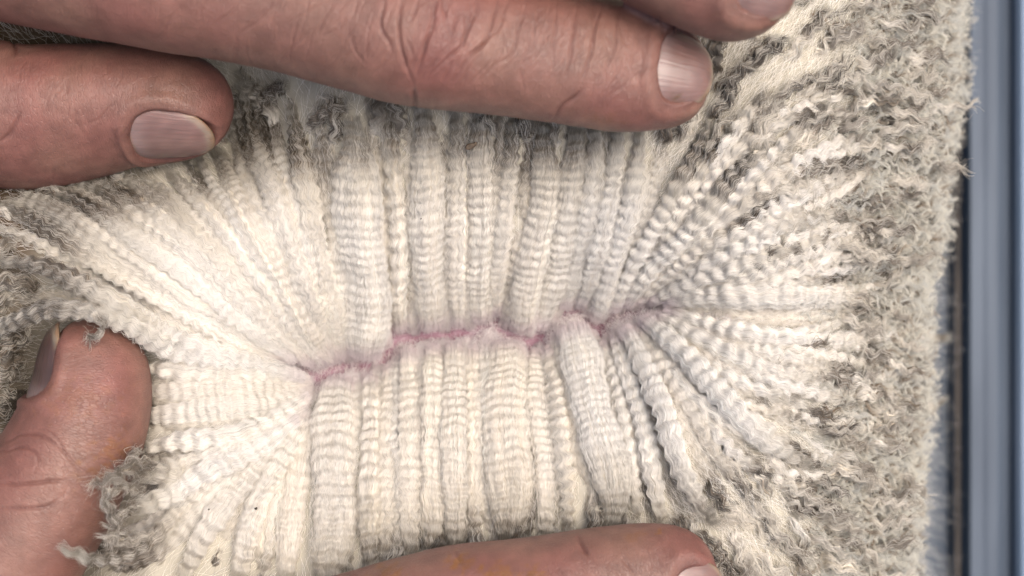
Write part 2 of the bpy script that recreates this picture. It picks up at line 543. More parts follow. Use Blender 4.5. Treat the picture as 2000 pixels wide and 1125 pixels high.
def staple_geometry(ctrl, width, lam=1.8, amp=0.32, alpha=0.5, dirt=0.75, dark=0.5, tint=0.5, lift=0.0, nf=None, thick=0.45,
                    tip=0.35, root_w=0.8, pale_tip=0.4, root_pink=1.0, step=0.3, fray=1.0, core=0.84, rad=0.027, loose=1.0, absz=False, dive=0.0, hold=False):
    """one lock of wool: returns core mesh arrays and fibre arrays (mm)"""
    c = interp_path(ctrl, 400)
    if absz:
        P = unproject(c[:, 0], c[:, 1], c[:, 2])
    else:
        zz = fleece_z(c[:, 0], c[:, 1]) + lift
        tc_ = np.linspace(0, 1, len(zz))
        if hold:                                            # sticks out over the edge instead of following the body down
            zz = np.maximum(zz, zz[0] - 2.0 * tc_)
        zz = zz - dive * smooth(0.35, 0.0, tc_)
        P = unproject(c[:, 0], c[:, 1], zz)
    s = np.concatenate([[0], np.cumsum(np.linalg.norm(np.diff(P, axis=0), axis=1))])
    L = s[-1]
    n = max(14, int(L / step))
    u = np.linspace(0, L, n)
    P = np.stack([np.interp(u, s, P[:, k]) for k in range(3)], -1)
    for _ in range(4):                                     # smooth the path itself
        P[1:-1] = 0.25 * P[:-2] + 0.5 * P[1:-1] + 0.25 * P[2:]
    T = np.gradient(P, axis=0); T /= np.linalg.norm(T, axis=1)[:, None]
    B = np.cross(np.array([0, 0, 1.0])[None], T); B /= np.linalg.norm(B, axis=1)[:, None]
    Nn = np.cross(T, B)
    t = u / L
    hw = width * PX * 0.5
    prof = lerp(root_w, 1.0, smooth(0, 0.25, t)) * lerp(1.0, tip, smooth(0.70, 1.0, t))
    r_ = rng.uniform(0, 6.3, 24)
    prof = prof * (1 + 0.07 * np.sin(u * 0.25 + r_[0]) + 0.05 * np.sin(u * 0.8 + r_[1]))
    P = P + B * (0.10 * hw * np.sin(u * 0.22 + r_[2]) + 0.05 * np.sin(u * 0.9 + r_[3]))[:, None]
    th = np.minimum(hw * thick + 0.25, 2.2)
    # crimp: the period wanders along the lock and the wave runs a little ahead or behind across its width
    wob = np.cumsum(1 + 0.13 * np.sin(u * 0.35 + r_[4]) + 0.08 * np.sin(u * 1.1 + r_[5]))
    ph0 = 2 * math.pi * (wob / wob[-1]) * (L / lam) + r_[6]
    A0 = amp * lerp(0.3, 1.0, smooth(0.02, 0.3, t))
    ca, sa = math.cos(alpha), math.sin(alpha)
    skew = rng.normal(0, 0.5)
    q1, q2, q3 = rng.uniform(0.5, 1.1, 3)

    def field(x, y):
        """phase and amplitude of the crimp at (across mm, along mm)"""
        p_ = (skew * x + 0.75 * np.sin(x * 1.3 * q1 + y * 0.35 + r_[7]) + 0.55 * np.sin(x * 2.6 * q2 - y * 0.62 + r_[8]) + 0.35 * np.sin(x * 4.3 + y * 1.15 * q3 + r_[9])) * min(0.7, 0.22 + hw * 0.16)
        a_ = 0.9 + 0.25 * np.sin(x * 1.9 * q2 + y * 0.5 + r_[10]) + 0.18 * np.sin(x * 3.1 - y * 0.9 + r_[11])
        return p_, a_

    def colour(tt, f, v):
        """tt (..) 0..1 along the lock, f random per fibre 0..1, v second random"""
        base = lerp(CREAM, WHITE, tint)
        k = np.broadcast_to(base, tt.shape + (3,)) * (1 + 0.30 * (f - 0.75))[..., None]
        k = lerp(k, ROOT, (root_pink * 0.75 * smooth(0.12, 0.0, tt))[..., None])  # pinkish root grease, with light bleeding from the skin put into the colour
        dd = smooth(dirt - 0.2 + 0.16 * (v - 0.5), dirt + 0.08 + 0.1 * (v - 0.5), tt)
        k = lerp(k, BEIGE * 0.82, (dd * 0.45)[..., None])
        d2 = smooth(dirt + 0.02, dirt + 0.16, tt + 0.14 * (f - 0.5)) * dark
        k = lerp(k, BROWN, (d2 * np.where(v > 0.42, 0.95, 0.28))[..., None])
        d3 = smooth(dirt + 0.08, dirt + 0.2, tt + 0.1 * (v - 0.5)) * dark * dark
        k = lerp(k, DARK, (d3 * np.where((f > 0.35) & (v > 0.38), 0.92, 0.12))[..., None])
        k = lerp(k, PALE * (0.8 + 0.4 * f)[..., None], (smooth(0.84, 0.98, tt + 0.1 * (v - 0.5)) * pale_tip)[..., None])
        return np.minimum(k, 0.965)

    nr = 10
    ang = np.linspace(0, 2 * math.pi, nr, endpoint=False)
    kc = core * lerp(1.0, 0.12, smooth(0.74, 0.97, t)) * lerp(0.06, 1.0, smooth(0.01, 0.15, t))
    us = np.cos(ang)[None] * (prof * hw * kc)[:, None]
    vs = np.sin(ang)[None] * (prof * th * kc)[:, None]
    pf, af = field(us, np.broadcast_to(u[:, None], us.shape))
    w = 0.85 * np.sin(ph0[:, None] + pf) * af * A0[:, None]
    cp = P[:, None] + B[:, None] * (us + w * ca)[..., None] + Nn[:, None] * (vs - 0.1 * th + w * sa)[..., None]
    tt = np.broadcast_to(t[:, None], us.shape)
    core_c = colour(np.minimum(tt, 0.84), np.full(us.shape, 0.6), np.full(us.shape, 0.5)) * np.array([0.82, 0.80, 0.76])
    cp[-1] = cp[-1].mean(0)
    core_v = cp.reshape(-1, 3); core_c = core_c.reshape(-1, 3)
    core_f = grid_faces(n, nr, True)
    if nf is None:
        nf = int(80 + hw * 135)
    # fibres: most of them on the upper face, gathered in finer strands
    nb = max(3, int(nf / 14))
    bt = rng.normal(math.pi / 2, 1.05, nb); bi = rng.integers(0, nb, nf)
    th0 = bt[bi] + rng.normal(0, 0.10 + 0.10 / max(hw, 0.3), nf)
    rho = 0.98 - np.abs(rng.normal(0, 0.13, nf)) + (rng.random(nf) < 0.10) * rng.uniform(0, 0.25, nf)
    fu = np.cos(th0) * rho; fv = np.sin(th0) * rho
    f1 = np.clip(rng.random(nb)[bi] * 0.5 + rng.random(nf) * 0.5, 0, 1); f2 = np.clip(rng.random(nb)[bi] * 0.6 + rng.random(nf) * 0.4, 0, 1)
    t0 = rng.random(nf) * 0.04
    t1 = 1 - np.abs(rng.normal(0, 0.05, nb)[bi] + rng.normal(0, 0.03, nf)) * fray
    q = np.linspace(0, 1, n)[None]
    tq = t0[:, None] + (t1 - t0)[:, None] * q                        # (nf, n) position along the lock
    idx = np.clip(tq * (n - 1), 0, n - 1.001); i0 = idx.astype(int); fr = (idx - i0)

    def at(a):
        if a.ndim == 1:
            return a[i0] * (1 - fr) + a[i0 + 1] * fr
        return a[i0] * (1 - fr[..., None]) + a[i0 + 1] * fr[..., None]

    stray = np.where(rng.random((nf, 1)) < 0.16, rng.uniform(2.0, 4.0, (nf, 1)), 1.0)
    pr = at(prof)
    uu = fu[:, None] * pr * hw
    vv = fv[:, None] * pr * th
    um = at(u)
    # slow wander of each strand and each fibre inside the lock
    R1 = lambda a, b: rng.uniform(a, b, (nf, 1))
    Rb = lambda a, b: rng.uniform(a, b, (nb, 1))[bi]
    uu = uu + (0.10 * np.sin(um * Rb(0.3, 0.9) + Rb(0, 6.3)) + (0.06 + 0.07 * rng.random((nf, 1))) * np.sin(um * R1(0.4, 1.2) + R1(0, 6.3)) + 0.03 * np.sin(um * R1(2, 4.5) + R1(0, 6.3))) * loose * stray
    vv = vv + (0.07 * np.sin(um * Rb(0.3, 0.9) + Rb(0, 6.3)) + 0.06 * np.sin(um * R1(0.4, 1.2) + R1(0, 6.3))) * loose * stray
    pf, af = field(uu, um)
    ph = at(ph0) + pf + (rng.normal(0, 0.15, (nb, 1))[bi] + rng.normal(0, 0.16, (nf, 1)) + 0.2 * np.sin(um * 0.5 + R1(0, 6.3))) * loose
    Af = at(A0) * af * (1 + rng.normal(0, 0.2, (nf, 1)))
    w = np.sin(ph)
    # tips splay
    spl = smooth(0.80, 1.0, tq) * 0.5 * fray
    uu = uu + Af * w * ca + spl * (rng.normal(0, 0.5, (nb, 1))[bi] + rng.normal(0, 0.3, (nf, 1)))
    vv = vv + Af * w * sa + spl * (rng.normal(0.15, 0.4, (nb, 1))[bi] + rng.normal(0, 0.2, (nf, 1)))
    fp = at(P) + at(B) * uu[..., None] + at(Nn) * vv[..., None]
    fr_ = rad * np.where(rng.random(nf) < 0.2, 1.5, 0.9)[:, None] * np.where(stray > 1, 0.7, 1.0) * lerp(1.0, 0.35, smooth(0.9, 1.0, q)) * np.ones_like(tq)
    fc = colour(tq, np.broadcast_to(f1[:, None], tq.shape), np.broadcast_to(f2[:, None], tq.shape))
    fc = np.minimum(fc * np.where(rng.random(nf) < 0.14, rng.uniform(0.66, 0.85, nf), 1.0)[:, None, None], 0.965)
    FIB_TOTAL[0] += nf * n
    return core_v, core_f, core_c, fp, fr_, fc


def add_staple(name='wool_staple', label=None, **kw):
    cv, cf, cc, fp, fr, fc = staple_geometry(**kw)
    o = sheep_part(mesh_obj(name, cv, cf, M_CORE, sheep, col=cc))
    if label:
        o['label'] = label
    curves_obj('fibre_coat', fp, fr, fc, M_FIBRE, o)
    return o


# style presets: lam crimp period mm, amp mm, alpha 0 = sideways zigzag .. pi/2 = up-and-down ripple
FLAT = dict(lam=1.8, amp=0.19, alpha=0.95, thick=0.62)
ROPE = dict(lam=2.3, amp=0.34, alpha=0.8, thick=0.95)
BEAD = dict(lam=2.7, amp=0.36, alpha=1.05, thick=0.9)
ZIG = dict(lam=2.0, amp=0.25, alpha=0.5, thick=0.68)

S = []          # ordered clockwise from the left end of the parting: (control points px, width px, style, dirt, dark, tint, lift)


def st(ctrl, w, style, dirt=0.8, dark=0.4, tint=0.5, lift=0.0, **k):
    S.append((ctrl, w, style, dirt, dark, tint, lift, k))


# left, over the lower thumb
st([(590, 738), (490, 715), (410, 702), (330, 682), (255, 637, -4), (170, 607, -1), (90, 603, -1), (0, 640, -3), (-70, 660, -4)], 36, ROPE, 0.58, 0.5, 0.9, 1.2)
st([(580, 728), (470, 700), (390, 678), (310, 640), (230, 592, -3), (150, 552, -2), (70, 518, -3), (-40, 505, -4)], 44, ROPE, 0.6, 0.5, 0.85, 0.9)
st([(560, 708), (480, 672), (390, 622), (300, 575), (220, 525), (140, 478), (60, 430), (-30, 400)], 44, ZIG, 0.62, 0.6, 0.55)
st([(585, 705), (500, 645), (420, 585), (330, 515), (250, 458), (170, 405), (80, 365)], 46, ZIG, 0.66, 0.7, 0.8, 0.4)
st([(605, 708), (525, 628), (455, 560), (385, 490), (315, 430), (240, 378), (160, 350)], 46, ZIG, 0.68, 0.7, 0.6)
st([(625, 712), (555, 618), (495, 535), (435, 455), (378, 388), (330, 335)], 46, ZIG, 0.78, 0.35, 0.55)
st([(640, 712), (583, 608), (533, 515), (485, 425), (445, 345), (415, 280)], 48, FLAT, 0.74, 0.4, 0.3)
st([(650, 708), (612, 598), (577, 495), (545, 395), (515, 305), (490, 220), (468, 130)], 46, ZIG, 0.66, 0.75, 0.4)
st([(672, 708), (645, 598), (622, 495), (602, 395), (582, 295), (567, 190)], 48, ZIG, 0.66, 0.65, 0.4)
st([(716, 704), (714, 570), (704, 430), (695, 330), (682, 225)], 100, FLAT, 0.78, 0.6, 0.75, 0.8)
st([(781, 655), (779, 500), (771, 380), (764, 260), (752, 170)], 40, BEAD, 0.70, 0.5, 0.5, 0.0, nf=150)
st([(838, 648), (836, 500), (834, 400), (832, 300), (826, 190)], 66, FLAT, 0.76, 0.5, 0.55, 0.5)
st([(893, 645), (893, 520), (893, 400), (895, 300), (890, 200)], 44, ZIG, 0.74, 0.6, 0.5)
st([(937, 636), (937, 500), (940, 400), (942, 300), (944, 200)], 54, FLAT, 0.76, 0.5, 0.5, 0.3)
st([(968, 622), (976, 500), (986, 400), (1000, 300), (1004, 210)], 40, ZIG, 0.72, 0.65, 0.45)
st([(1012, 652), (1032, 540), (1050, 440), (1062, 350), (1068, 215)], 60, FLAT, 0.74, 0.6, 0.5, 0.4)
st([(1050, 655), (1082, 540), (1106, 440), (1120, 350), (1124, 225)], 54, FLAT, 0.76, 0.5, 0.7)
st([(1096, 606), (1126, 520), (1146, 430), (1160, 340), (1165, 230)], 48, ZIG, 0.78, 0.5, 0.8)
st([(1130, 606), (1160, 520), (1185, 430), (1200, 340), (1208, 235)], 44, ZIG, 0.80, 0.5, 0.9)
st([(1162, 634), (1192, 545), (1221, 450), (1241, 360), (1252, 240)], 46, ZIG, 0.80, 0.55, 0.9, 0.3)
st([(1188, 614), (1232, 530), (1276, 450), (1311, 390), (1346, 320), (1398, 225)], 34, ROPE, 0.66, 0.85, 0.9, 0.6)
st([(1216, 603), (1271, 530), (1331, 470), (1391, 400), (1431, 345), (1510, 285)], 42, ROPE, 0.66, 0.8, 0.85, 0.4)
st([(1240, 600), (1310, 530), (1372, 480), (1440, 440), (1500, 400), (1580, 355)], 28, ROPE, 0.55, 0.8, 0.5)
st([(1262, 594), (1330, 560), (1400, 535), (1480, 508), (1560, 488), (1650, 475)], 36, BEAD, 0.64, 0.8, 0.7, 0.3)
st([(1292, 590), (1370, 577), (1450, 572), (1540, 572), (1640, 576), (1730, 580)], 52, BEAD, 0.78, 0.6, 0.75, 0.2)
st([(1292, 608), (1380, 632), (1460, 652), (1540, 664), (1640, 668), (1730, 664)], 38, BEAD, 0.80, 0.6, 0.8, 0.2)
st([(1277, 612), (1350, 655), (1420, 690), (1480, 714), (1550, 734), (1650, 740)], 36, BEAD, 0.76, 0.75, 0.75, 0.5)
st([(1256, 620), (1330, 690), (1400, 762), (1460, 830), (1520, 880), (1590, 915)], 48, ROPE, 0.82, 0.9, 0.95, 0.9, lam=2.5)
st([(1240, 632), (1292, 720), (1350, 800), (1392, 870), (1440, 940), (1500, 1010)], 34, ROPE, 0.7, 0.8, 0.4, -0.5)
st([(1222, 636), (1266, 730), (1301, 810), (1326, 890), (1356, 960), (1400, 1030)], 48, ROPE, 0.82, 0.7, 0.95, 0.9, lam=2.4)
st([(1198, 650), (1226, 730), (1251, 810), (1266, 890), (1281, 970), (1296, 1030)], 38, ROPE, 0.88, 0.5, 0.9, 0.6)
st([(1178, 662), (1205, 760), (1225, 850), (1238, 930), (1252, 1020)], 30, ROPE, 0.86, 0.4, 0.8)
st([(1112, 632), (1140, 730), (1166, 820), (1185, 900), (1196, 960), (1190, 1030)], 88, FLAT, 0.80, 0.35, 0.95, 1.0, lam=1.6, amp=0.12)
st([(1068, 672), (1085, 770), (1096, 860), (1106, 940), (1112, 1050)], 36, ZIG, 0.84, 0.4, 0.5, lam=2.1, amp=0.45)
st([(1042, 675), (1046, 770), (1056, 860), (1063, 950), (1067, 1080)], 42, FLAT, 0.84, 0.4, 0.6, lam=1.6)
st([(985, 664), (984, 760), (985, 850), (990, 930), (990, 1090)], 90, FLAT, 0.76, 0.5, 0.5, 0.5)
st([(926, 668), (924, 760), (926, 850), (928, 950), (930, 1100)], 34, ZIG, 0.75, 0.5, 0.35, -0.4)
st([(886, 664), (885, 770), (888, 860), (888, 950), (884, 1100)], 54, FLAT, 0.80, 0.45, 0.55, 0.4)
st([(846, 668), (845, 770), (846, 860), (846, 950), (842, 1110)], 50, FLAT, 0.80, 0.5, 0.5, 0.2)
st([(801, 676), (800, 770), (802, 860), (802, 960), (800, 1120)], 52, ZIG, 0.80, 0.5, 0.45)
st([(762, 704), (757, 800), (754, 900), (752, 1000), (748, 1130)], 38, ZIG, 0.78, 0.45, 0.35)
st([(722, 726), (723, 830), (722, 920), (722, 1010), (718, 1140)], 42, BEAD, 0.74, 0.4, 0.6, 0.4, lam=2.3)
st([(656, 735), (652, 830), (650, 920), (648, 1010), (640, 1170)], 92, FLAT, 0.82, 0.4, 0.7, 0.9, lam=2.0, amp=0.28)
# lower left fan
st([(612, 808), (592, 880), (575, 960), (565, 1040), (560, 1160)], 56, FLAT, 0.9, 0.3, 0.4, -0.5, lam=2.2)
st([(604, 806), (553, 890), (512, 970), (482, 1050), (455, 1160)], 50, BEAD, 0.9, 0.3, 0.5, lam=2.4)
st([(594, 806), (515, 885), (455, 962), (402, 1042), (350, 1150)], 48, BEAD, 0.88, 0.3, 0.55, lam=2.4)
st([(586, 812), (495, 868), (415, 935), (345, 1003), (280, 1065, -2), (210, 1092, 3), (150, 1083, 7), (108, 1064, 8)], 30, BEAD, 0.55, 0.45, 0.6, 0.3, tip=0.3)
st([(578, 818), (500, 872), (420, 915), (350, 955), (290, 982, -2), (262, 990, 0)], 58, BEAD, 0.9, 0.4, 0.95, 0.8, tip=0.5)
st([(600, 798), (520, 850), (440, 885), (360, 912), (300, 922, -3), (262, 920, 0)], 48, BEAD, 0.8, 0.5, 0.6, 0.2, tip=0.5)
st([(610, 775), (530, 822), (450, 850), (370, 862), (275, 878)], 46, BEAD, 0.92, 0.2, 0.75, 0.4)
st([(612, 765), (530, 790), (440, 802), (360, 806), (270, 812)], 50, FLAT, 0.95, 0.2, 0.5)
st([(612, 754), (530, 757), (440, 762), (350, 766), (270, 762)], 50, FLAT, 0.95, 0.2, 0.35, -0.3)
st([(607, 745), (520, 732), (440, 727), (360, 726), (270, 716)], 42, BEAD, 0.95, 0.2, 0.5, 0.2)


def pad3(c, n, lift=0.0):
    """control points that carry no height of their own take the fleece's"""
    a = np.array([p if len(p) == 3 else (p[0], p[1], float(fleece_z(p[0], p[1])) + lift) for p in c], float)
    return interp_path(a, n)


for i, (ctrl, w, style, dirt, dark, tint, lift, k) in enumerate(S):
    absz = any(len(p) == 3 for p in ctrl)
    a = pad3(ctrl, 17 if absz else 9, lift)
    if not absz:                                           # leave the skin bare along the parting
        dr = a[1, :2] - a[0, :2]
        a[0, :2] += dr / np.hypot(*dr) * 8
    kw = dict(style); kw.update(k)
    add_staple(ctrl=a, absz=absz, width=w * 1.0, dirt=dirt - 0.02, dark=min(1.0, dark + 0.3), root_pink=0.5 if (i < 8 or i > 42) else 1.0, tint=tint - (0.25 if 33 <= i <= 43 else 0.0), lift=lift, **kw)
TUFT = dict(lam=2.6, amp=0.42, alpha=0.5, thick=0.7, root_w=0.6, root_pink=0, fray=3.0, absz=True, loose=2.2, tip=0.2, pale_tip=0.8, core=0.3, nf=70, rad=0.03)
for pts, w in [([(300, 912, -1), (262, 908, 3), (235, 925, 6), (205, 940, 8), (164, 950, 8)], 24), ([(290, 925, -1), (250, 918, 3), (225, 935, 6), (200, 950, 7)], 20), ([(210, 950, 6), (206, 980, 6), (218, 1010, 5), (236, 1040, 3), (262, 1052, 1)], 22),
               ([(280, 960, -1), (245, 950, 3), (225, 962, 5), (212, 990, 6)], 18), ([(265, 985, 0), (240, 1000, 3), (225, 1030, 4), (205, 1045, 5)], 18), ([(300, 1040, -2), (250, 1060, 2), (215, 1045, 5), (190, 1062, 6)], 18),
               ([(180, 610, 2), (205, 640, 1), (185, 655, 1), (165, 662, 0)], 12), ([(275, 880, -4), (262, 895, 0), (268, 872, 2)], 12)]:
    add_staple(ctrl=pts, width=w * 0.75, dirt=rng.uniform(-0.25, 0.0), dark=rng.uniform(0.5, 0.85), tint=0.4, **TUFT)
# second layer: locks that lie between and a little behind the first ones
for i in range(len(S) - 1):
    A_, B_ = S[i], S[i + 1]
    if i == 42:
        continue
    fanl = 2 <= i <= 7
    for m in ((0.34, 0.68) if fanl else (0.5,)):
        a = pad3(A_[0], 9); b = pad3(B_[0], 9)
        if np.hypot(*(a[-1, :2] - b[-1, :2])) > 260:
            continue
        c = lerp(a, b, m + rng.normal(0, 0.06))
        c[1:, :2] += rng.normal(0, 4, (8, 2))
        c[-1, :2] += (c[-1, :2] - c[-2, :2]) * rng.uniform(-0.1, 0.25)
        kw = dict(ZIG if rng.random() < 0.6 else FLAT)
        kw['lam'] = rng.uniform(1.8, 2.3)
        add_staple(ctrl=c, width=rng.uniform(26, 40) if fanl else rng.uniform(40, 58), dirt=rng.uniform(0.6, 0.78), dark=rng.uniform(0.5, 1.0), tint=rng.uniform(0.3, 0.7),
                   lift=rng.uniform(-0.6, 0.5) if fanl else rng.uniform(-1.7, -0.9), **kw)


# right fan: many narrower locks that emerge one behind the other and end in dark curled tips
def fan_lock(deg, r0, r1, w, tint, lift, dark, dirt):
    a0 = math.radians(deg)
    pts = []
    bend = rng.normal(0, 0.10) - 0.28 * math.sin(a0) * abs(math.sin(a0))
    for q in np.linspace(0, 1, 7):
        r = lerp(r0, r1, q); a_ = a0 + bend * q ** 1.5
        pts.append((1235 + math.cos(a_) * r * 1.05, 606 + math.sin(a_) * r))
    add_staple(ctrl=pts, width=w, lam=rng.uniform(2.1, 3.0), amp=rng.uniform(0.3, 0.48), alpha=rng.uniform(0.5, 1.15), dirt=dirt, dark=dark, tint=tint, lift=lift,
               thick=0.75, tip=0.16, root_w=0.35, pale_tip=rng.uniform(0.2, 0.8), root_pink=0, fray=2.2, dive=1.6, loose=1.3, rad=0.03, core=0.7)


for deg in np.arange(-68, 66, 2.3):
    dg_ = deg + rng.normal(0, 1.2)
    if abs(dg_) < 3 or (dg_ > 0 and rng.random() < 0.6) or (dg_ < 0 and dg_ > -30 and rng.random() < 0.3):
        continue
    r0 = rng.uniform(60, 260); r1 = r0 + rng.uniform(220, 360)
    if dg_ > 40:
        r1 = min(r1, 470)
    fan_lock(dg_, r0, r1, rng.uniform(17, 29), rng.uniform(0.4, 1.0), rng.uniform(-0.3, 0.7), rng.choice([0.6, 0.9, 1.0]), rng.uniform(0.6, 0.78))
for deg in np.arange(-62, 62, 2.9):
    r0 = rng.uniform(240, 400); r1 = r0 + rng.uniform(140, 240)
    fan_lock(deg + rng.normal(0, 1.5), r0, r1, rng.uniform(13, 22), rng.uniform(0.2, 0.8), rng.uniform(0.0, 0.9), rng.choice([0.6, 0.9, 1.0]), rng.uniform(0.4, 0.7))


# ---- outer locks: dirty tips all over the outside of the fleece, fanning out from the parting
def flow(x, y):
    """direction in which the locks lie at (x, y), px"""
    dx, dy = x - 1180.0, (y - 610.0)
    r = math.hypot(dx, dy)
    dx, dy = dx / r, dy / r
    k = float(smooth(1350, 1750, np.array(x)))
    dx, dy = lerp(dx, 1.0, k * 0.8), lerp(dy, 0.05, k * 0.8)
    r = math.hypot(dx, dy)
    return dx / r, dy / r


def lock_path(x, y, length, curl, seg=6, dirf=flow):
    pts = [(x, y)]
    dx, dy = dirf(x, y)
    a = math.atan2(dy, dx) + rng.normal(0, 0.12)
    for q in range(seg - 1):
        a += rng.normal(0, curl)
        x += math.cos(a) * length / (seg - 1); y += math.sin(a) * length / (seg - 1)
        pts.append((x, y))
    return pts


mass = []


def mass_lock(**kw):
    mass.append(staple_geometry(**kw))


cells = []
for gx_ in np.arange(1385, 1860, 44):
    for gy_ in np.arange(-50, 1180, 44):
        cells.append((gx_ + rng.uniform(-20, 20), gy_ + rng.uniform(-20, 20)))
outer_n = 0
for (x, y) in cells:
    e = x - float(np.interp(y, EDGE_Y, EDGE_X))
    if e > -35:
        continue
    ddp = float(seg_dist(np.array([x]), np.array([y]), PART)[0][0])
    if ddp < 60 and x < 1660:
        continue
    zone = float(smooth(-300, -120, np.array(e)))          # 0 inner sparse dark wisps .. 1 dense pale tips
    inner = x < 1480 and 350 < y < 860
    if inner or rng.random() > lerp(0.62 if (y < 380 or y > 850) else 0.3, 0.62, zone):
        continue
    L_ = rng.uniform(90, 170) * lerp(1.0, 0.75, zone)
    w_ = rng.uniform(12, 24)
    dk = rng.choice([0.25, 0.6, 0.85, 1.0], p=[0.3, 0.25, 0.25, 0.2]) * lerp(1.0, 0.8, zone)
    mass_lock(ctrl=[tuple(p) for p in lock_path(x - 45, y, L_, 0.16)], width=w_, lam=rng.uniform(2.3, 3.6), amp=rng.uniform(0.3, 0.6), alpha=rng.uniform(0.0, 0.7),
               dirt=rng.uniform(0.1, 0.5), dark=dk, tint=rng.uniform(0.0, 0.6), lift=rng.uniform(0.0, 1.0) + zone * 0.4, nf=int(rng.uniform(40, 80)), thick=0.6, tip=0.3,
               root_w=0.5, pale_tip=rng.uniform(0.5, 1.0), root_pink=0, step=0.26, fray=3.0, rad=0.042, core=0.35, loose=2.2, dive=3.0, hold=True)
    outer_n += 1

off, mf = 0, []
for g in mass:
    mf.append(g[1] + off); off += len(g[0])
om = sheep_part(mesh_obj('outer_wool', np.vstack([g[0] for g in mass]), np.vstack(mf), M_CORE, sheep, col=np.vstack([g[2] for g in mass])))
om['kind'] = 'stuff'
curves_obj('fibre_coat', [g[3] for g in mass], [g[4] for g in mass], [g[5] for g in mass], M_FIBRE, om)

# dirty locks round the two thumbs; beside the lower nail their dark also paints shade
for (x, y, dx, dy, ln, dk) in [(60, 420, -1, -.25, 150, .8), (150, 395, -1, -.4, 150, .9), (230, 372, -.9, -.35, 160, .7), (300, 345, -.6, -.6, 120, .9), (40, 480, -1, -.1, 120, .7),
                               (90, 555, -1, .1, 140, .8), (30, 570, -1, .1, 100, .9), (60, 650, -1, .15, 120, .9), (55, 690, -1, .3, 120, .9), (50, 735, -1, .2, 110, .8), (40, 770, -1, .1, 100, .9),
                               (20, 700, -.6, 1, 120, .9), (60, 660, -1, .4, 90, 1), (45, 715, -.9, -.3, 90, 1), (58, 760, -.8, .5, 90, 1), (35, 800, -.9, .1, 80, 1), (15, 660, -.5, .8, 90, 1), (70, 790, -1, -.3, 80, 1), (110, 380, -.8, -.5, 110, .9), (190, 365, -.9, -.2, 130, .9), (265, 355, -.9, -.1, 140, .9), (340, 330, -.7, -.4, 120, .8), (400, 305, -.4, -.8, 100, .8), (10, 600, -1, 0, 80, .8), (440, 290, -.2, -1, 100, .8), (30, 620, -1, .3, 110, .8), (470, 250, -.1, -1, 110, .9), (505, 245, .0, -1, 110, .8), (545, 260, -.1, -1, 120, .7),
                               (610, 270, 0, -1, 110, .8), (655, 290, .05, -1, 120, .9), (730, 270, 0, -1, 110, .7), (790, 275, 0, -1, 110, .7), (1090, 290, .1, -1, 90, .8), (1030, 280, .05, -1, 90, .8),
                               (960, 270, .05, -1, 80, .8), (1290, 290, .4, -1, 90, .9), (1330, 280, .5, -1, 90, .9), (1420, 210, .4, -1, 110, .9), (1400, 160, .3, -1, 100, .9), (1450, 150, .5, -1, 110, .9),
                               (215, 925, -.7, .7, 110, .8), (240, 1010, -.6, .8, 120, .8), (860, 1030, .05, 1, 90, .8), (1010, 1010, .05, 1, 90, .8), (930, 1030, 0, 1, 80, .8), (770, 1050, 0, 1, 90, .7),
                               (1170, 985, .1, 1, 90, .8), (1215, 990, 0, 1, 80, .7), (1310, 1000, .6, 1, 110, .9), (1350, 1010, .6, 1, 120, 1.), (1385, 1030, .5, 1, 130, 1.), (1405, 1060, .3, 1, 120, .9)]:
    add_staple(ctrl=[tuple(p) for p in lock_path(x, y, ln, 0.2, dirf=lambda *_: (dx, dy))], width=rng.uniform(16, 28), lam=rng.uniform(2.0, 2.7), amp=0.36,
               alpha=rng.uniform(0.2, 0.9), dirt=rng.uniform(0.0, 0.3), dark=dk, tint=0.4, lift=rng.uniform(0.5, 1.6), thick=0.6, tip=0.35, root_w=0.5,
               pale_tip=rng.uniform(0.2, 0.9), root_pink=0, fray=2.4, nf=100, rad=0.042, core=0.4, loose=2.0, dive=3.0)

# ---- stuff: loose fibres over everything, and the matted short tips of the outer fleece
def fuzz(n, x, y, ang, length, rad, col, curl, lift, npts=9, hold=False):
    """n loose wisps, each its own random wavy path"""
    a = ang[:, None] + np.cumsum(rng.normal(0, curl, (n, npts)), 1)
    st_ = (length / (npts - 1))[:, None]
    px = x[:, None] + np.cumsum(np.cos(a) * st_, 1); py = y[:, None] + np.cumsum(np.sin(a) * st_, 1)
    z = fleece_z(px, py)
    if hold:
        z = np.maximum(z, z[:, :1] - 1.5)
    z = z + lift[:, None] + np.cumsum(rng.normal(0, 0.05, (n, npts)), 1)
    p = unproject(px, py, z)
    r = np.full((n, npts), rad) * lerp(1.0, 0.4, np.linspace(0, 1, npts))[None]
    return p, r, np.broadcast_to(col[:, None], (n, npts, 3)).copy()


nc = 6500
x = rng.uniform(1480, 1900, nc); y = rng.uniform(-60, 1185, nc)
e = x - np.interp(y, EDGE_Y, EDGE_X)
keep = (e < -12) & (rng.random(nc) < smooth(-300, -110, e) * 0.95 + 0.01)
x, y, e = x[keep], y[keep], e[keep]; nc = len(x)
K_, NP_ = 20, 14
q = np.linspace(0, 1, NP_)[None]
f = rng.random(nc)[:, None]
cb = np.where(f < 0.10, DARK * 1.5, np.where(f < 0.27, BROWN * 1.3, np.where(f < 0.75, PALE * np.array([0.92, 0.96, 1.04]), GREY)))
ln = rng.uniform(28, 70, nc) * lerp(1.0, 0.5, smooth(-80, -20, e)); an = rng.normal(0, 0.27, nc) + (y - 600) / 2600; ph_ = rng.uniform(0, 6.3, nc); am_ = rng.uniform(2.0, 6.5, nc); wl_ = rng.uniform(22, 38, nc)
rise = rng.uniform(0.0, 1.2, nc); lf = rng.uniform(-1.0, 0.6, nc); hook = rng.normal(0, 0.5, nc)
rp = lambda a_: np.repeat(a_, K_)[:, None]
side_ = rng.normal(0, 1, (nc * K_, 1)) * 4.6 * lerp(1.0, 0.3, q)
along = rp(ln) * q
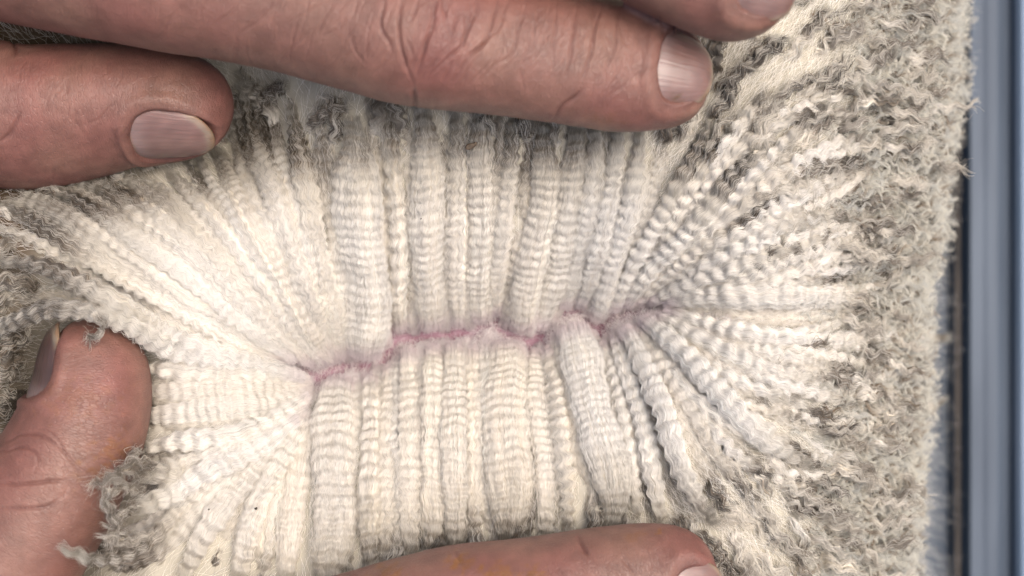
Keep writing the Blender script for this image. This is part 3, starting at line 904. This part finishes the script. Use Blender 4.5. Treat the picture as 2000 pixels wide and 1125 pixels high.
aa = rp(an) + rp(hook) * np.clip(q - 0.55, 0, 1) ** 1.0
lat = rp(am_) * np.sin(along / rp(wl_) * 2 * math.pi + rp(ph_) + rng.normal(0, 0.2, (nc * K_, 1))) + side_
cx = rp(x) + np.cos(aa) * along - np.sin(aa) * lat; cy = rp(y) + np.sin(aa) * along + np.cos(aa) * lat
cz0 = fleece_z(cx, cy); cz = np.maximum(cz0, cz0[:, :1] - 1.5) + rp(lf) + rp(rise) * q + rng.normal(0, 0.25, (nc * K_, 1))
pc = unproject(cx, cy, cz)
cc_ = lerp(np.repeat(cb, K_, 0)[:, None] * rng.uniform(0.75, 1.2, (nc * K_, 1, 1)), (PALE * 1.1)[None, None], (smooth(0.6, 1.0, q) * 0.8)[..., None])
p0 = (pc, 0.023 * lerp(1.0, 0.4, q) * np.ones((nc * K_, 1)), np.minimum(cc_, 0.95))
n = 30000
x = rng.uniform(1500, 1900, n); y = rng.uniform(-60, 1185, n)
e = x - np.interp(y, EDGE_Y, EDGE_X)
keep = (e < -8) & (rng.random(n) < smooth(-330, -60, e) * 0.9 + 0.06)
x, y, e = x[keep], y[keep], e[keep]; n = len(x)
f = rng.random(n)[:, None]
c = np.where(f < 0.07, DARK * 1.6, np.where(f < 0.17, BROWN, np.where(f < 0.7, PALE, GREY * 1.15))) * rng.uniform(0.8, 1.2, (n, 1))
ang = rng.normal(0, 0.45, n)
p1 = fuzz(n, x, y, ang, rng.uniform(20, 55, n) * lerp(1.0, 0.6, smooth(-80, -20, e)), 0.022, c, 0.35, rng.uniform(-1.0, 1.3, n), hold=True)
n = 26000
x = np.where(rng.random(n) < 0.5, rng.uniform(0, 1650, n), rng.uniform(1250, 1800, n)); y = rng.uniform(-40, 1165, n)
dx, dy = x - 950, (y - 650) * 1.6
f = rng.random(n)[:, None]
c = np.where(f < 0.5, CREAM, WHITE) * rng.uniform(0.85, 1.1, (n, 1))
ang = np.where(np.abs(x - 900) < 320, np.sign(y - 650) * math.pi / 2, np.arctan2(dy, dx)) + rng.normal(0, 0.2, n)
p2 = fuzz(n, x, y, ang, rng.uniform(30, 90, n), 0.024, c, 0.15, rng.uniform(-1.3, 0.9, n), 12)
mat_tips = sheep_part(curves_obj('loose_wool', [p0[0], p1[0], p2[0]], [p0[1], p1[1], p2[1]], [p0[2], p1[2], p2[2]], M_FIBRE, sheep))
mat_tips['kind'] = 'stuff'

# fine short wool at the roots along the parting
c = interp_path(PART[1:25], 7000)[:, :2]
nrm = np.gradient(c, axis=0); nrm = np.c_[-nrm[:, 1], nrm[:, 0]] / np.linalg.norm(nrm, axis=1)[:, None]
side = np.where(rng.random(len(c)) < 0.5, 1.0, -1.0)
off = rng.uniform(0, 24, len(c))
rx_ = c[:, 0] + nrm[:, 0] * off * side; ry_ = c[:, 1] + nrm[:, 1] * off * side
ang = np.arctan2(nrm[:, 1] * side, nrm[:, 0] * side) + rng.normal(0, 0.35, len(c))
cc = lerp(ROOT, WHITE, 0.3 + rng.random((len(c), 1)) * 0.7)
pr = fuzz(len(c), rx_, ry_, ang, rng.uniform(20, 60, len(c)), 0.022, cc, 0.3, rng.uniform(-0.7, 0.9, len(c)), 9)
ro = sheep_part(curves_obj('root_wool', pr[0], pr[1], pr[2], M_FIBRE, sheep))
ro['kind'] = 'stuff'


# ------------------------------------------------------------------ hands
class Digit:
    """a finger or thumb: (px x, px y, z mm, half width mm, half thickness mm) from root to tip, the last point being the very tip"""
    def __init__(self, pts, roll=0.0, cap=9.0, n=220):
        a = np.array(pts, float)
        P = unproject(a[:, 0], a[:, 1], a[:, 2])
        q = interp_path(np.c_[P, a[:, 3:5]], n)
        self.P = q[:, :3]; self.w = q[:, 3]; self.h = q[:, 4]
        d = np.linalg.norm(np.diff(self.P, axis=0), axis=1)
        self.s = np.concatenate([[0], np.cumsum(d)]); self.L = self.s[-1]
        self.s = self.L - self.s                              # distance from the tip
        k = np.clip(1 - self.s / cap, 0, 1)
        self.k = np.clip(1 - k ** 2.7, 0, 1) ** 0.5           # blunt rounded tip
        T = np.gradient(self.P, axis=0); T /= np.linalg.norm(T, axis=1)[:, None]
        up = np.array([0, 0, 1.0])
        B = np.cross(T, up); B /= np.linalg.norm(B, axis=1)[:, None]   # to the right of the pointing direction
        N = np.cross(B, T)
        r = math.radians(roll)                                 # dorsal side turned by this much towards +B
        self.T = T; self.N0 = N; self.B0 = B
        self.N = N * math.cos(r) + B * math.sin(r); self.B = B * math.cos(r) - N * math.sin(r)

    def surf(self, s, th, grow=0.0, kk=None):
        """point at distance s from the tip, angle th from the dorsal line towards +B"""
        o = np.argsort(self.s)
        g = lambda a: np.stack([np.interp(s, self.s[o], a[o, j]) for j in range(3)], -1)
        P, N, B = g(self.P), g(self.N), g(self.B)
        w = np.interp(s, self.s[o], self.w[o]); h = np.interp(s, self.s[o], self.h[o])
        k = np.interp(s, self.s[o], self.k[o]) if kk is None else kk
        return P + N * (np.cos(th) * (h * k + grow))[..., None] + B * (np.sin(th) * (w * k + grow))[..., None], N * np.cos(th)[..., None] + B * np.sin(th)[..., None]

    def tube(self, nr=28):
        th = np.linspace(0, 2 * math.pi, nr, endpoint=False)
        k = np.maximum(self.k, 0.02)
        c = np.sign(np.cos(th)) * np.abs(np.cos(th)) ** 0.92; s_ = np.sign(np.sin(th)) * np.abs(np.sin(th)) ** 0.92
        v = self.P[:, None] + self.N[:, None] * (c[None] * (self.h * k)[:, None])[..., None] + self.B[:, None] * (s_[None] * (self.w * k)[:, None])[..., None]
        n = len(self.P)
        f = [tuple(q) for q in grid_faces(n, nr, True)]
        f += [tuple(range(nr))[::-1], tuple(range((n - 1) * nr, n * nr))]
        return v.reshape(-1, 3), f

    def coords(self, p, chunk=20000):
        """(distance from tip, angle, distance to axis) for points"""
        out = np.zeros((len(p), 3))
        ax = self.P[::2]
        for i in range(0, len(p), chunk):
            q = p[i:i + chunk]
            d = ((q[:, None] - ax[None]) ** 2).sum(-1)
            j = d.argmin(1) * 2
            j = np.minimum(j, len(self.P) - 1)
            v = q - self.P[j]
            along = (v * self.T[j]).sum(1)
            a = np.arctan2((v * self.B[j]).sum(1), (v * self.N[j]).sum(1))
            out[i:i + chunk] = np.c_[self.s[j] - along, a, np.sqrt(d.min(1))]
        return out


SKIN_BASE = np.array([0.172, 0.085, 0.066])
SKIN_RED = np.array([0.177, 0.069, 0.057])
SKIN_PALE = np.array([0.217, 0.123, 0.089])
DIRT_C = np.array([0.20, 0.085, 0.025])


def nail_radius(a, b, prox=2.0, dist=2.6):
    """signed shape function of the nail outline: < 1 inside; a -1 (cuticle) .. 1 (free edge), b -1 .. 1 across"""
    e = np.where(a < 0, prox, dist)
    ee = 2.6
    return (np.abs(a) ** ee + np.abs(b) ** ee) ** (1 / ee)


def build_hand(name, label, digits, extra_tubes, nails, creases, stains, res=0.75):
    root = empty(name, tuple(np.mean([d.P[0] for d in digits], axis=0)))
    tag(root, label, 'hand')
    V, F, off = [], [], 0
    for d in list(digits) + list(extra_tubes):
        v, f = d.tube()
        V.append(v); F += [tuple(i + off for i in q) for q in f]; off += len(v)
    me = bpy.data.meshes.new('tmp')
    me.from_pydata(np.vstack(V).tolist(), [], F)               # still in millimetres
    ob = bpy.data.objects.new('tmp', me); COL.objects.link(ob)
    md = ob.modifiers.new('r', 'REMESH'); md.mode = 'VOXEL'; md.voxel_size = res
    ms = ob.modifiers.new('s', 'SMOOTH'); ms.factor = 0.5; ms.iterations = 6
    dg = bpy.context.evaluated_depsgraph_get()
    m2 = bpy.data.meshes.new_from_object(ob.evaluated_get(dg))
    bpy.data.objects.remove(ob)
    bm = bmesh.new(); bm.from_mesh(m2)
    bm.normal_update()
    sel = []
    for fc in bm.faces:
        c = fc.calc_center_median()
        k = CAM_H / (CAM_H - c.z) / PX
        x_, y_ = c.x * k + 1000, -c.y * k + 562.5
        if -70 < x_ < 2070 and -70 < y_ < 1195 and fc.normal.z > -0.3:
            sel.append(fc)
    ed = list({e for fc in sel for e in fc.edges})
    bmesh.ops.subdivide_edges(bm, edges=ed, cuts=3, use_grid_fill=True)
    bmesh.ops.triangulate(bm, faces=[f for f in bm.faces if len(f.verts) > 4])
    for _ in range(2):
        bmesh.ops.smooth_vert(bm, verts=bm.verts, factor=0.5, use_axis_x=True, use_axis_y=True, use_axis_z=True)
    bm.to_mesh(m2); bm.free()
    nv = len(m2.vertices)
    p = np.zeros(nv * 3, np.float32); m2.vertices.foreach_get('co', p); p = p.reshape(-1, 3).astype(float)
    nr = np.zeros(nv * 3, np.float32); m2.vertices.foreach_get('normal', nr); nr = nr.reshape(-1, 3).astype(float)
    px, py = project(p)
    # which digit does each vertex belong to, and where on it
    best = np.full(nv, 1e9); co = np.zeros((nv, 3)); who = np.zeros(nv, int)
    for i, d in enumerate(digits):
        c = d.coords(p)
        m = c[:, 2] < best
        best = np.where(m, c[:, 2], best); co[m] = c[m]; who[m] = i
    disp = 0.07 * noise3(p, 0.07, 6) + 0.012 * noise3(p, 0.5, 7)
    col = np.broadcast_to(SKIN_BASE, (nv, 3)).copy()
    b = noise3(p, 0.045, 8)
    col = lerp(col, SKIN_RED, np.clip(0.3 + 0.45 * b, 0, 0.8)[:, None])
    b = noise3(p, 0.09, 9)
    col = lerp(col, SKIN_PALE, np.clip(0.25 * b + 0.1, 0, 0.5)[:, None])
    # creases, given as lines on the photograph and pressed into the skin they fall on
    front = nr[:, 2] > -0.3
    for pts, depth, wid in creases:
        depth *= 0.85; wid *= 0.68
        q = np.array(pts, float)
        q = interp_path(np.c_[q, np.zeros(len(q))], 40) if len(q) > 2 else np.c_[q, np.zeros(len(q))]
        lo = q[:, :2].min(0) - 30; hi = q[:, :2].max(0) + 30
        m = np.where(front & (px > lo[0]) & (px < hi[0]) & (py > lo[1]) & (py < hi[1]))[0]
        if len(m) == 0:
            continue
        qq = q.copy(); qq[:, 2] = np.sin(np.linspace(0.12, math.pi - 0.12, len(q)))
        jit = 2.0 * noise3(p[m], 0.22, 10)
        d_, fade = seg_dist(px[m] + jit, py[m] + jit, qq)
        g = np.exp(-(d_ / wid) ** 2) * fade
        sh = np.exp(-((d_ - 2.6 * wid) / (1.6 * wid)) ** 2) * fade
        disp[m] += -depth * g + 0.07 * depth * sh
        col[m] = lerp(col[m], SKIN_RED * 0.62, (min(0.75, 2.2 * depth) * np.exp(-(d_ / (wid * 0.8)) ** 2) * fade)[:, None])
    for (sx, sy, sr, amt) in stains:
        nn = noise3(p, 0.55, 11) + 0.6 * noise3(p, 1.3, 12)
        dd = np.hypot((px - sx), (py - sy) * 1.8) / sr
        k = np.clip((1 - dd) * 1.4 + nn * 0.6 - 0.35, 0, 1) * amt * front
        col = lerp(col, DIRT_C, k[:, None])
    # nail beds
    for (di, sc, hl, thc, hw_ang, tipk, stain) in nails:
        d = digits[di]
        c = d.coords(p)
        r = np.interp(sc, d.s[::-1], d.w[::-1])
        a = -(c[:, 0] - sc) / hl
        da = (c[:, 1] - math.radians(thc) + math.pi) % (2 * math.pi) - math.pi
        bb = da / math.radians(hw_ang)
        rr = nail_radius(a, bb)
        near = (c[:, 2] < r * 1.18) & (rr < 1.9)
        dist = (rr - 1) * hl * 0.8
        fold = np.exp(-((dist - 0.9) / 0.8) ** 2) * np.clip(1.1 - a * 0.9, 0.15, 1.3) * 0.35
        free = smooth(0.35, 0.75, a)
        dip = -1.0 * smooth(lerp(-0.15, 0.4, free), lerp(-0.75, -0.3, free), dist + 0.07 * noise3(p, 0.25, 14))
        disp = disp + np.where(near, fold + dip, 0)
        col = lerp(col, SKIN_RED * 0.55, (near * 0.6 * np.exp(-((dist + 0.3) / 0.45) ** 2))[:, None])
    p = p + nr * disp[:, None]
    fco = np.c_[co[:, 0], co[:, 1] * np.interp(co[:, 0], [0, 100], [8, 9]), who * 17.0]
    loc = np.array(root.location) / MM
    m2.vertices.foreach_set('co', ((p - loc) * MM).astype(np.float32).ravel())
    at_ = m2.attributes.new('col', 'FLOAT_VECTOR', 'POINT'); at_.data.foreach_set('vector', col.astype(np.float32).ravel())
    at_ = m2.attributes.new('fco', 'FLOAT_VECTOR', 'POINT'); at_.data.foreach_set('vector', fco.astype(np.float32).ravel())
    m2.materials.clear(); m2.materials.append(M_HAND)
    m2.shade_smooth(); m2.update()
    m2.name = 'body'
    body = link(bpy.data.objects.new('body', m2), root)
    print(name, 'verts', nv)
    # nail plates
    for (di, sc, hl, thc, hw_ang, tipk, stain) in nails:
        d = digits[di]
        rad = np.linspace(0, 1, 20); ph = np.linspace(0, 2 * math.pi, 72, endpoint=False)
        R_, PH = np.meshgrid(rad, ph, indexing='ij')
        dirx, diry = np.cos(PH), np.sin(PH)
        ext = 1 / nail_radius(dirx, diry)
        a = dirx * ext * R_; bb = diry * ext * R_
        s = sc - a * hl
        th = math.radians(thc) + bb * math.radians(hw_ang)
        # the plate keeps its curve to the free edge instead of following the rounded fingertip
        k0 = np.interp(s, d.s[::-1], d.k[::-1])
        k1 = 1.0 - 0.10 * np.clip(a, 0, 1) ** 2
        kk = lerp(k0, k1, tipk)
        grow = -0.62 + 0.26 * (1 - R_ ** 5) + 0.25 * np.clip(a, 0, 1)
        pt, nn = d.surf(np.maximum(s, 0.0), th, grow, kk)
        over = np.clip(-s, 0, None)
        oi = np.argmin(d.s)
        pt = pt + d.T[oi] * over[..., None]
        under = pt - nn * 0.45
        nvp = R_.size
        fa = grid_faces(20, 72, True)
        fb = fa[:, ::-1] + nvp
        rim = np.arange(72) + 19 * 72
        rim2 = np.roll(rim, -1)
        fr_ = np.stack([rim, rim + nvp, rim2 + nvp, rim2], -1)
        base = np.array([0.18, 0.105, 0.092]) * (0.4 if (di == 4 and 'tucked' in label) else 1.0)  # tucked thumb's nail gets a darker colour to stand for its shade
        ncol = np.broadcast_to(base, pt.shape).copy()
        ncol = lerp(ncol, np.array([0.235, 0.165, 0.155]), (smooth(-0.35, -0.9, a) * 0.8)[..., None])          # lunula
        edge = smooth(0.80, 0.94, R_) * smooth(0.25, 0.6, a)
        ncol = lerp(ncol, np.array([0.24, 0.195, 0.15]), (edge * 0.9)[..., None])
        grime = smooth(0.88, 1.0, R_ + 0.05 * noise3(pt, 0.5, 15)) * 0.8
        ncol = lerp(ncol, np.array([0.20, 0.12, 0.07]), grime[..., None])
        ncol = ncol * (1 + 0.10 * noise3(pt, 0.35, 16))[..., None]
        if stain:
            da = np.hypot(a - stain[0], (bb - stain[1]) * 0.8) / stain[2] + 0.25 * noise3(pt, 0.9, 13)
            ncol = lerp(ncol, np.array([0.085, 0.048, 0.018]), (smooth(1.0, 0.2, da) * 0.8)[..., None])
        vv = np.vstack([pt.reshape(-1, 3), under.reshape(-1, 3)])
        cc_ = np.vstack([ncol.reshape(-1, 3)] * 2)
        fcn = np.stack([s, bb * 6, 0 * s], -1).reshape(-1, 3)
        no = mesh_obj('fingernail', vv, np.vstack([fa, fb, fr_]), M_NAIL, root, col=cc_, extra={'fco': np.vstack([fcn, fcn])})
        no.location = tuple(-k for k in root.location)
    return root


def zoomline(pts, ox, oy, k):
    return [(ox + x_ * k, oy + y_ * k) for x_, y_ in pts]


# --- the upper hand: index and middle finger reach over the fleece, its thumb below them
u_index = Digit([(-640, -330, -6, 11, 11), (-220, -170, 2, 12, 11.5), (230, -62, 6, 11.2, 10.5), (520, -2, 7, 10.3, 9.6), (800, 62, 8, 10.9, 10.0), (960, 92, 7, 10.1, 9.0),
                 (1100, 113, 6, 10.0, 8.4), (1230, 134, 4.6, 9.9, 7.6), (1322, 153, 3.6, 8.1, 6.8), (1386, 160, 3.0, 7.4, 6.2)], roll=-9, cap=8.5)
u_middle = Digit([(-600, -480, -4, 11, 11), (-120, -400, 6, 12, 11.5), (320, -330, 13, 11, 10.5), (800, -285, 17, 10.6, 10), (1100, -198, 17, 9.4, 9), (1260, -118, 16, 9.2, 8.0),
                  (1400, -48, 15, 8.9, 7.4), (1490, -14, 14, 8.0, 6.8), (1532, 0, 13, 7.3, 6.2)], roll=0, cap=8.5)
u_ring = Digit([(-600, -640, -8, 10, 10), (-100, -600, 0, 11, 11), (330, -560, 3, 10.4, 10), (760, -530, 5, 10, 9.2), (1050, -460, 4, 9.2, 8.6), (1330, -360, 2, 8.6, 7.4), (1440, -320, 2, 7.6, 6.4)], cap=8.5)
u_small = Digit([(-600, -780, -10, 9, 9), (-120, -800, -4, 10, 10), (280, -780, -2, 9, 9), (620, -770, 0, 8.4, 8), (880, -710, -1, 7.8, 7.2), (1110, -640, -2, 7, 6.2)], cap=7.5)
u_thumb = Digit([(-720, -250, -8, 15, 13), (-420, 60, -8, 15, 13), (-200, 175, -9, 13.6, 11.8), (20, 228, -10, 13.0, 11), (150, 220, -10, 11.8, 10.2), (260, 205, -10, 10.4, 9.4), (360, 209, -10, 9.0, 8.6), (453, 227, -10, 7.7, 7.8)], roll=58, cap=10)
palm_u = [Digit([(-1100, -560, -8, 26, 17), (-700, -520, -8, 27, 16), (-380, -440, -4, 27, 13), (-60, -380, -1, 24, 10), (60, -350, -1, 18, 8)], cap=10, n=80),
          Digit([(-640, -330, -8, 14, 11), (-380, -120, -5, 13, 9), (-180, -20, -4, 8, 6), (-130, 0, -4, 6, 4)], cap=8, n=60)]
Z1 = lambda p: zoomline(p, 0, 0, 0.35)
Z2 = lambda p: zoomline(p, 600, 0, 0.35)
Z7 = lambda p: zoomline(p, 0, 731, 0.35)
cu_ = []
for pts, dp, wd in [([(430, -60), (415, 150), (450, 230), (470, 300)], .38, 4.5), ([(530, -40), (512, 180), (540, 330), (600, 490)], .45, 5), ([(730, -40), (700, 130), (650, 280), (615, 420)], .48, 5),
                    ([(965, -40), (900, 170), (800, 310), (690, 420)], .38, 4), ([(1065, -40), (1010, 200), (900, 330), (815, 450)], .38, 4), ([(1130, -20), (1060, 160), (950, 270), (860, 330)], .28, 4),
                    ([(1230, -20), (1150, 270), (1040, 380), (990, 440)], .22, 3.5), ([(1235, 180), (1222, 280), (1205, 370)], .16, 3), ([(1398, 0), (1380, 180), (1350, 350)], .22, 3.5),
                    ([(1515, -30), (1490, 150), (1465, 330), (1450, 430)], .28, 4), ([(1650, 0), (1600, 200), (1560, 380), (1545, 440)], .36, 4.5), ([(1750, 0), (1715, 250), (1640, 470)], .2, 3.5),
                    ([(1835, 180), (1820, 340)], .12, 3), ([(625, -20), (600, 60), (570, 120)], .25, 3.5), ([(285, -20), (265, 60), (235, 110)], .18, 3), ([(140, 0), (100, 110), (50, 210)], .18, 3),
                    ([(215, 110), (185, 160), (140, 200)], .14, 3), ([(245, 150), (265, 280), (345, 370)], .16, 3.5), ([(860, 40), (830, 140), (790, 220)], .18, 3), ([(1290, 20), (1270, 180), (1230, 300)], .15, 3),
                    ([(1580, 0), (1600, 90), (1640, 130)], .14, 3), ([(590, 490), (600, 560), (596, 620)], .5, 7), ([(1365, 700), (1380, 650), (1450, 570), (1560, 480)], .38, 6), ([(1470, 380), (1500, 330), (1520, 290)], .16, 3)]:
    cu_.append((Z2(pts), dp, wd))
for pts, dp, wd in [([(1350, 0), (1280, 80), (1190, 140)], .16, 3.5), ([(1570, -10), (1400, 140), (1320, 220)], .2, 3.5), ([(1810, -10), (1700, 70), (1600, 130)], .16, 3), ([(1930, 110), (1860, 170), (1790, 210)], .15, 3),
                    ([(900, 50), (885, 130)], .12, 3), ([(120, 610), (70, 720), (0, 800), (-60, 830)], .3, 6), ([(70, 200), (80, 260), (70, 320)], .4, 7), ([(330, 230), (310, 300)], .15, 5),
                    ([(480, 700), (560, 650), (660, 570)], .1, 4), ([(400, 580), (420, 700), (400, 800)], .07, 5), ([(290, 900), (300, 980), (270, 1060)], .1, 5)]:
    cu_.append((Z1(pts), dp, wd))
for q in range(150):                                       # fine transverse lines over the knuckles
    xc = rng.choice([rng.normal(830, 110), rng.normal(1140, 90), rng.uniform(300, 1260)], p=[0.45, 0.35, 0.2]); yc = rng.uniform(0, 150) + (xc - 800) * 0.1
    ln = rng.uniform(14, 55); sl = rng.normal(-0.35, 0.35)
    cu_.append(([(xc - sl * ln, yc - ln), (xc + rng.normal(0, 3), yc), (xc + sl * ln, yc + ln)], rng.uniform(.05, .12), rng.uniform(2.6, 4.0)))
for q in range(60):
    xc = rng.uniform(0, 240); yc = rng.uniform(110, 330); ln = rng.uniform(10, 30); sl = rng.normal(-0.1, 0.4)
    cu_.append(([(xc - sl * ln, yc - ln), (xc + rng.normal(0, 3), yc), (xc + sl * ln, yc + ln)], rng.uniform(.04, .09), rng.uniform(2.2, 3.6)))
build_hand('hand', 'hand reaching over the fleece with index finger, middle finger and thumb together', [u_index, u_middle, u_ring, u_small, u_thumb], palm_u,
           [(0, 5.4, 5.0, 0, 54, 0.5, (-0.15, 0.98, 0.36)), (1, 5.0, 4.9, 0, 47, 0.6, None), (2, 6, 6.2, 0, 50, 0.75, None), (3, 5.5, 5.6, 0, 50, 0.75, None), (4, 8.4, 7.2, 0, 48, 0.6, None)],
           cu_, [(1180, 240, 60, 0.15)])

# --- the lower hand: thumb tucked into the fleece, index finger along the bottom
l_index = Digit([(-560, 1560, -14, 12, 12), (-120, 1430, -6, 12.5, 12), (330, 1330, 0, 11.4, 11), (620, 1270, 1, 10.6, 10), (880, 1205, 1, 10.8, 10), (1010, 1180, 0.5, 10, 9), (1140, 1155, 0, 9.6, 8.6),
                 (1250, 1138, -1, 9.3, 8.0), (1340, 1130, -2, 8.4, 7.2), (1400, 1128, -2.6, 7.6, 6.6)], roll=10, cap=8.5)
l_middle = Digit([(-560, 1720, -14, 12, 12), (-60, 1640, -6, 12.5, 12), (420, 1540, 0, 11.4, 11), (860, 1450, 1, 10.8, 10), (1160, 1390, 0, 9.8, 9), (1440, 1345, -2, 8.6, 7.4), (1530, 1335, -3, 7.6, 6.4)], cap=8.5)
l_ring = Digit([(-560, 1880, -16, 11, 11), (-60, 1850, -8, 11.5, 11), (420, 1760, -2, 10.6, 10), (840, 1670, 0, 10, 9.4), (1120, 1610, -2, 9, 8.4), (1370, 1560, -4, 7.6, 6.6)], cap=8.5)
l_small = Digit([(-560, 2020, -18, 10, 10), (-100, 2030, -10, 10.5, 10), (300, 1960, -4, 9, 9), (640, 1880, -2, 8.2, 8), (880, 1820, -4, 7.6, 7), (1060, 1790, -6, 6.8, 6)], cap=7.5)
l_thumb = Digit([(-620, 1620, -14, 16, 14), (-330, 1420, -9, 16, 14), (-90, 1230, -6, 14.5, 13), (30, 1060, -6, 13.2, 11.6), (112, 930, -6, 11.9, 10.8), (160, 830, -7, 10.8, 10.2), (178, 740, -8, 9.6, 9.4), (172, 622, -9, 8.0, 8.0)], roll=-62, cap=11)
palm_l = [Digit([(-1100, 1860, -16, 26, 17), (-700, 1800, -16, 27, 16), (-300, 1740, -11, 27, 13), (0, 1680, -8, 24, 10), (120, 1660, -8, 18, 8)], cap=10, n=80),
          Digit([(-640, 1620, -16, 14, 11), (-420, 1480, -13, 13, 9), (-260, 1400, -12, 8, 6), (-200, 1370, -12, 6, 4)], cap=8, n=60)]
cl_ = []
for pts, dp, wd in [([(10, 375), (150, 330), (280, 370), (385, 465)], .3, 4.5), ([(-10, 445), (100, 410), (195, 440), (212, 510)], .28, 4.5), ([(-30, 612), (200, 607), (410, 590)], .5, 5), ([(-30, 740), (200, 747), (340, 718)], .36, 5),
                    ([(-30, 870), (110, 882)], .25, 4.5), ([(265, 845), (345, 935)], .2, 4), ([(175, 288), (290, 335), (390, 475), (470, 570)], .2, 4), ([(60, 300), (180, 290)], .2, 4), ([(20, 250), (120, 140)], .15, 4),
                    ([(400, 600), (330, 690), (210, 800)], .12, 4), ([(390, 470), (440, 520), (520, 560)], .14, 4)]:
    cl_.append((Z7(pts), dp, wd))
for q in range(16):                                        # fine parallel folds on the ball of the thumb
    yy = 190 + q * 19 + rng.uniform(-4, 4)
    x0 = 430 + rng.uniform(-40, 60); x1 = 770 - q * 6 + rng.uniform(-40, 20)
    cl_.append((Z7([(x0, yy + 10), ((x0 + x1) / 2, yy - 8), (x1, yy + 25)]), .09, 2.6))
cl_ += [([(1128, 1046), (1136, 1066), (1150, 1085)], .5, 7), ([(888, 1078), (896, 1092), (905, 1104)], .3, 6), ([(1210, 1085), (1232, 1110), (1245, 1130)], .2, 4), ([(1180, 1095), (1190, 1125)], .12, 4)]
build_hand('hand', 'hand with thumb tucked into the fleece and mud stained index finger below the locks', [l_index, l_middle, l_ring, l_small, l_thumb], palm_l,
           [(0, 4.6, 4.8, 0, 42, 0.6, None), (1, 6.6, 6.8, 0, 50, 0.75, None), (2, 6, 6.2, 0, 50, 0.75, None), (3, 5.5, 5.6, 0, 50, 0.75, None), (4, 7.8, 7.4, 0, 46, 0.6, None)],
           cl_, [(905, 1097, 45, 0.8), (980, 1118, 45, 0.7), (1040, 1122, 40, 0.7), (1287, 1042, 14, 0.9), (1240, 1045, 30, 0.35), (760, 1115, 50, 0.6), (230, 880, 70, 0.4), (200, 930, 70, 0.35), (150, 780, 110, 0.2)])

# ------------------------------------------------------------------ bits caught in the wool
def chip(name, x, y, dz, ln, wd, ang, mat, label, cat, group=None):
    p0 = unproject(x, y, float(fleece_z(x, y)) + dz)
    bm = bmesh.new()
    bmesh.ops.create_icosphere(bm, subdivisions=2, radius=1.0)
    for v in bm.verts:
        j = 1 + 0.22 * math.sin(v.co.x * 5 + v.co.y * 7 + x)
        v.co = Vector((v.co.x * ln * 0.5, v.co.y * wd * 0.5 * j * (1 - 0.35 * v.co.x), v.co.z * wd * 0.35 * j)) * MM
    me = bpy.data.meshes.new(name); bm.to_mesh(me); bm.free()
    me.shade_smooth(); me.materials.append(mat)
    o = bpy.data.objects.new(name, me)
    o.location = tuple(p0 * MM); o.rotation_euler = (0.2, 0.15, math.radians(ang))
    link(o); tag(o, label, cat, group)
    return o


chip('seed_husk', 921, 284, 2.4, 2.3, 0.9, 28, M_CHAFF, 'dark brown seed husk caught in the wool below the index finger', 'husk')
for (x_, y_, d_, lab) in [(500, 993, 0.5, 'larger of two dark dirt specks on the locks fanning beside the tucked thumb'), (408, 995, 0.3, 'smaller of two dark dirt specks on the locks fanning beside the tucked thumb'),
                          (822, 427, 0.32, 'tiny dark dirt speck on the clean locks between the husk and the pink parting')]:
    chip('dirt_speck', x_, y_, 2.6, d_, d_ * 0.85, x_ % 90, M_SPECK, lab, 'speck', 'dirt specks on the wool')
print('staples', len([o for o in bpy.data.objects if o.name.startswith('wool_staple')]), 'outer', outer_n, 'fibre points', FIB_TOTAL[0])
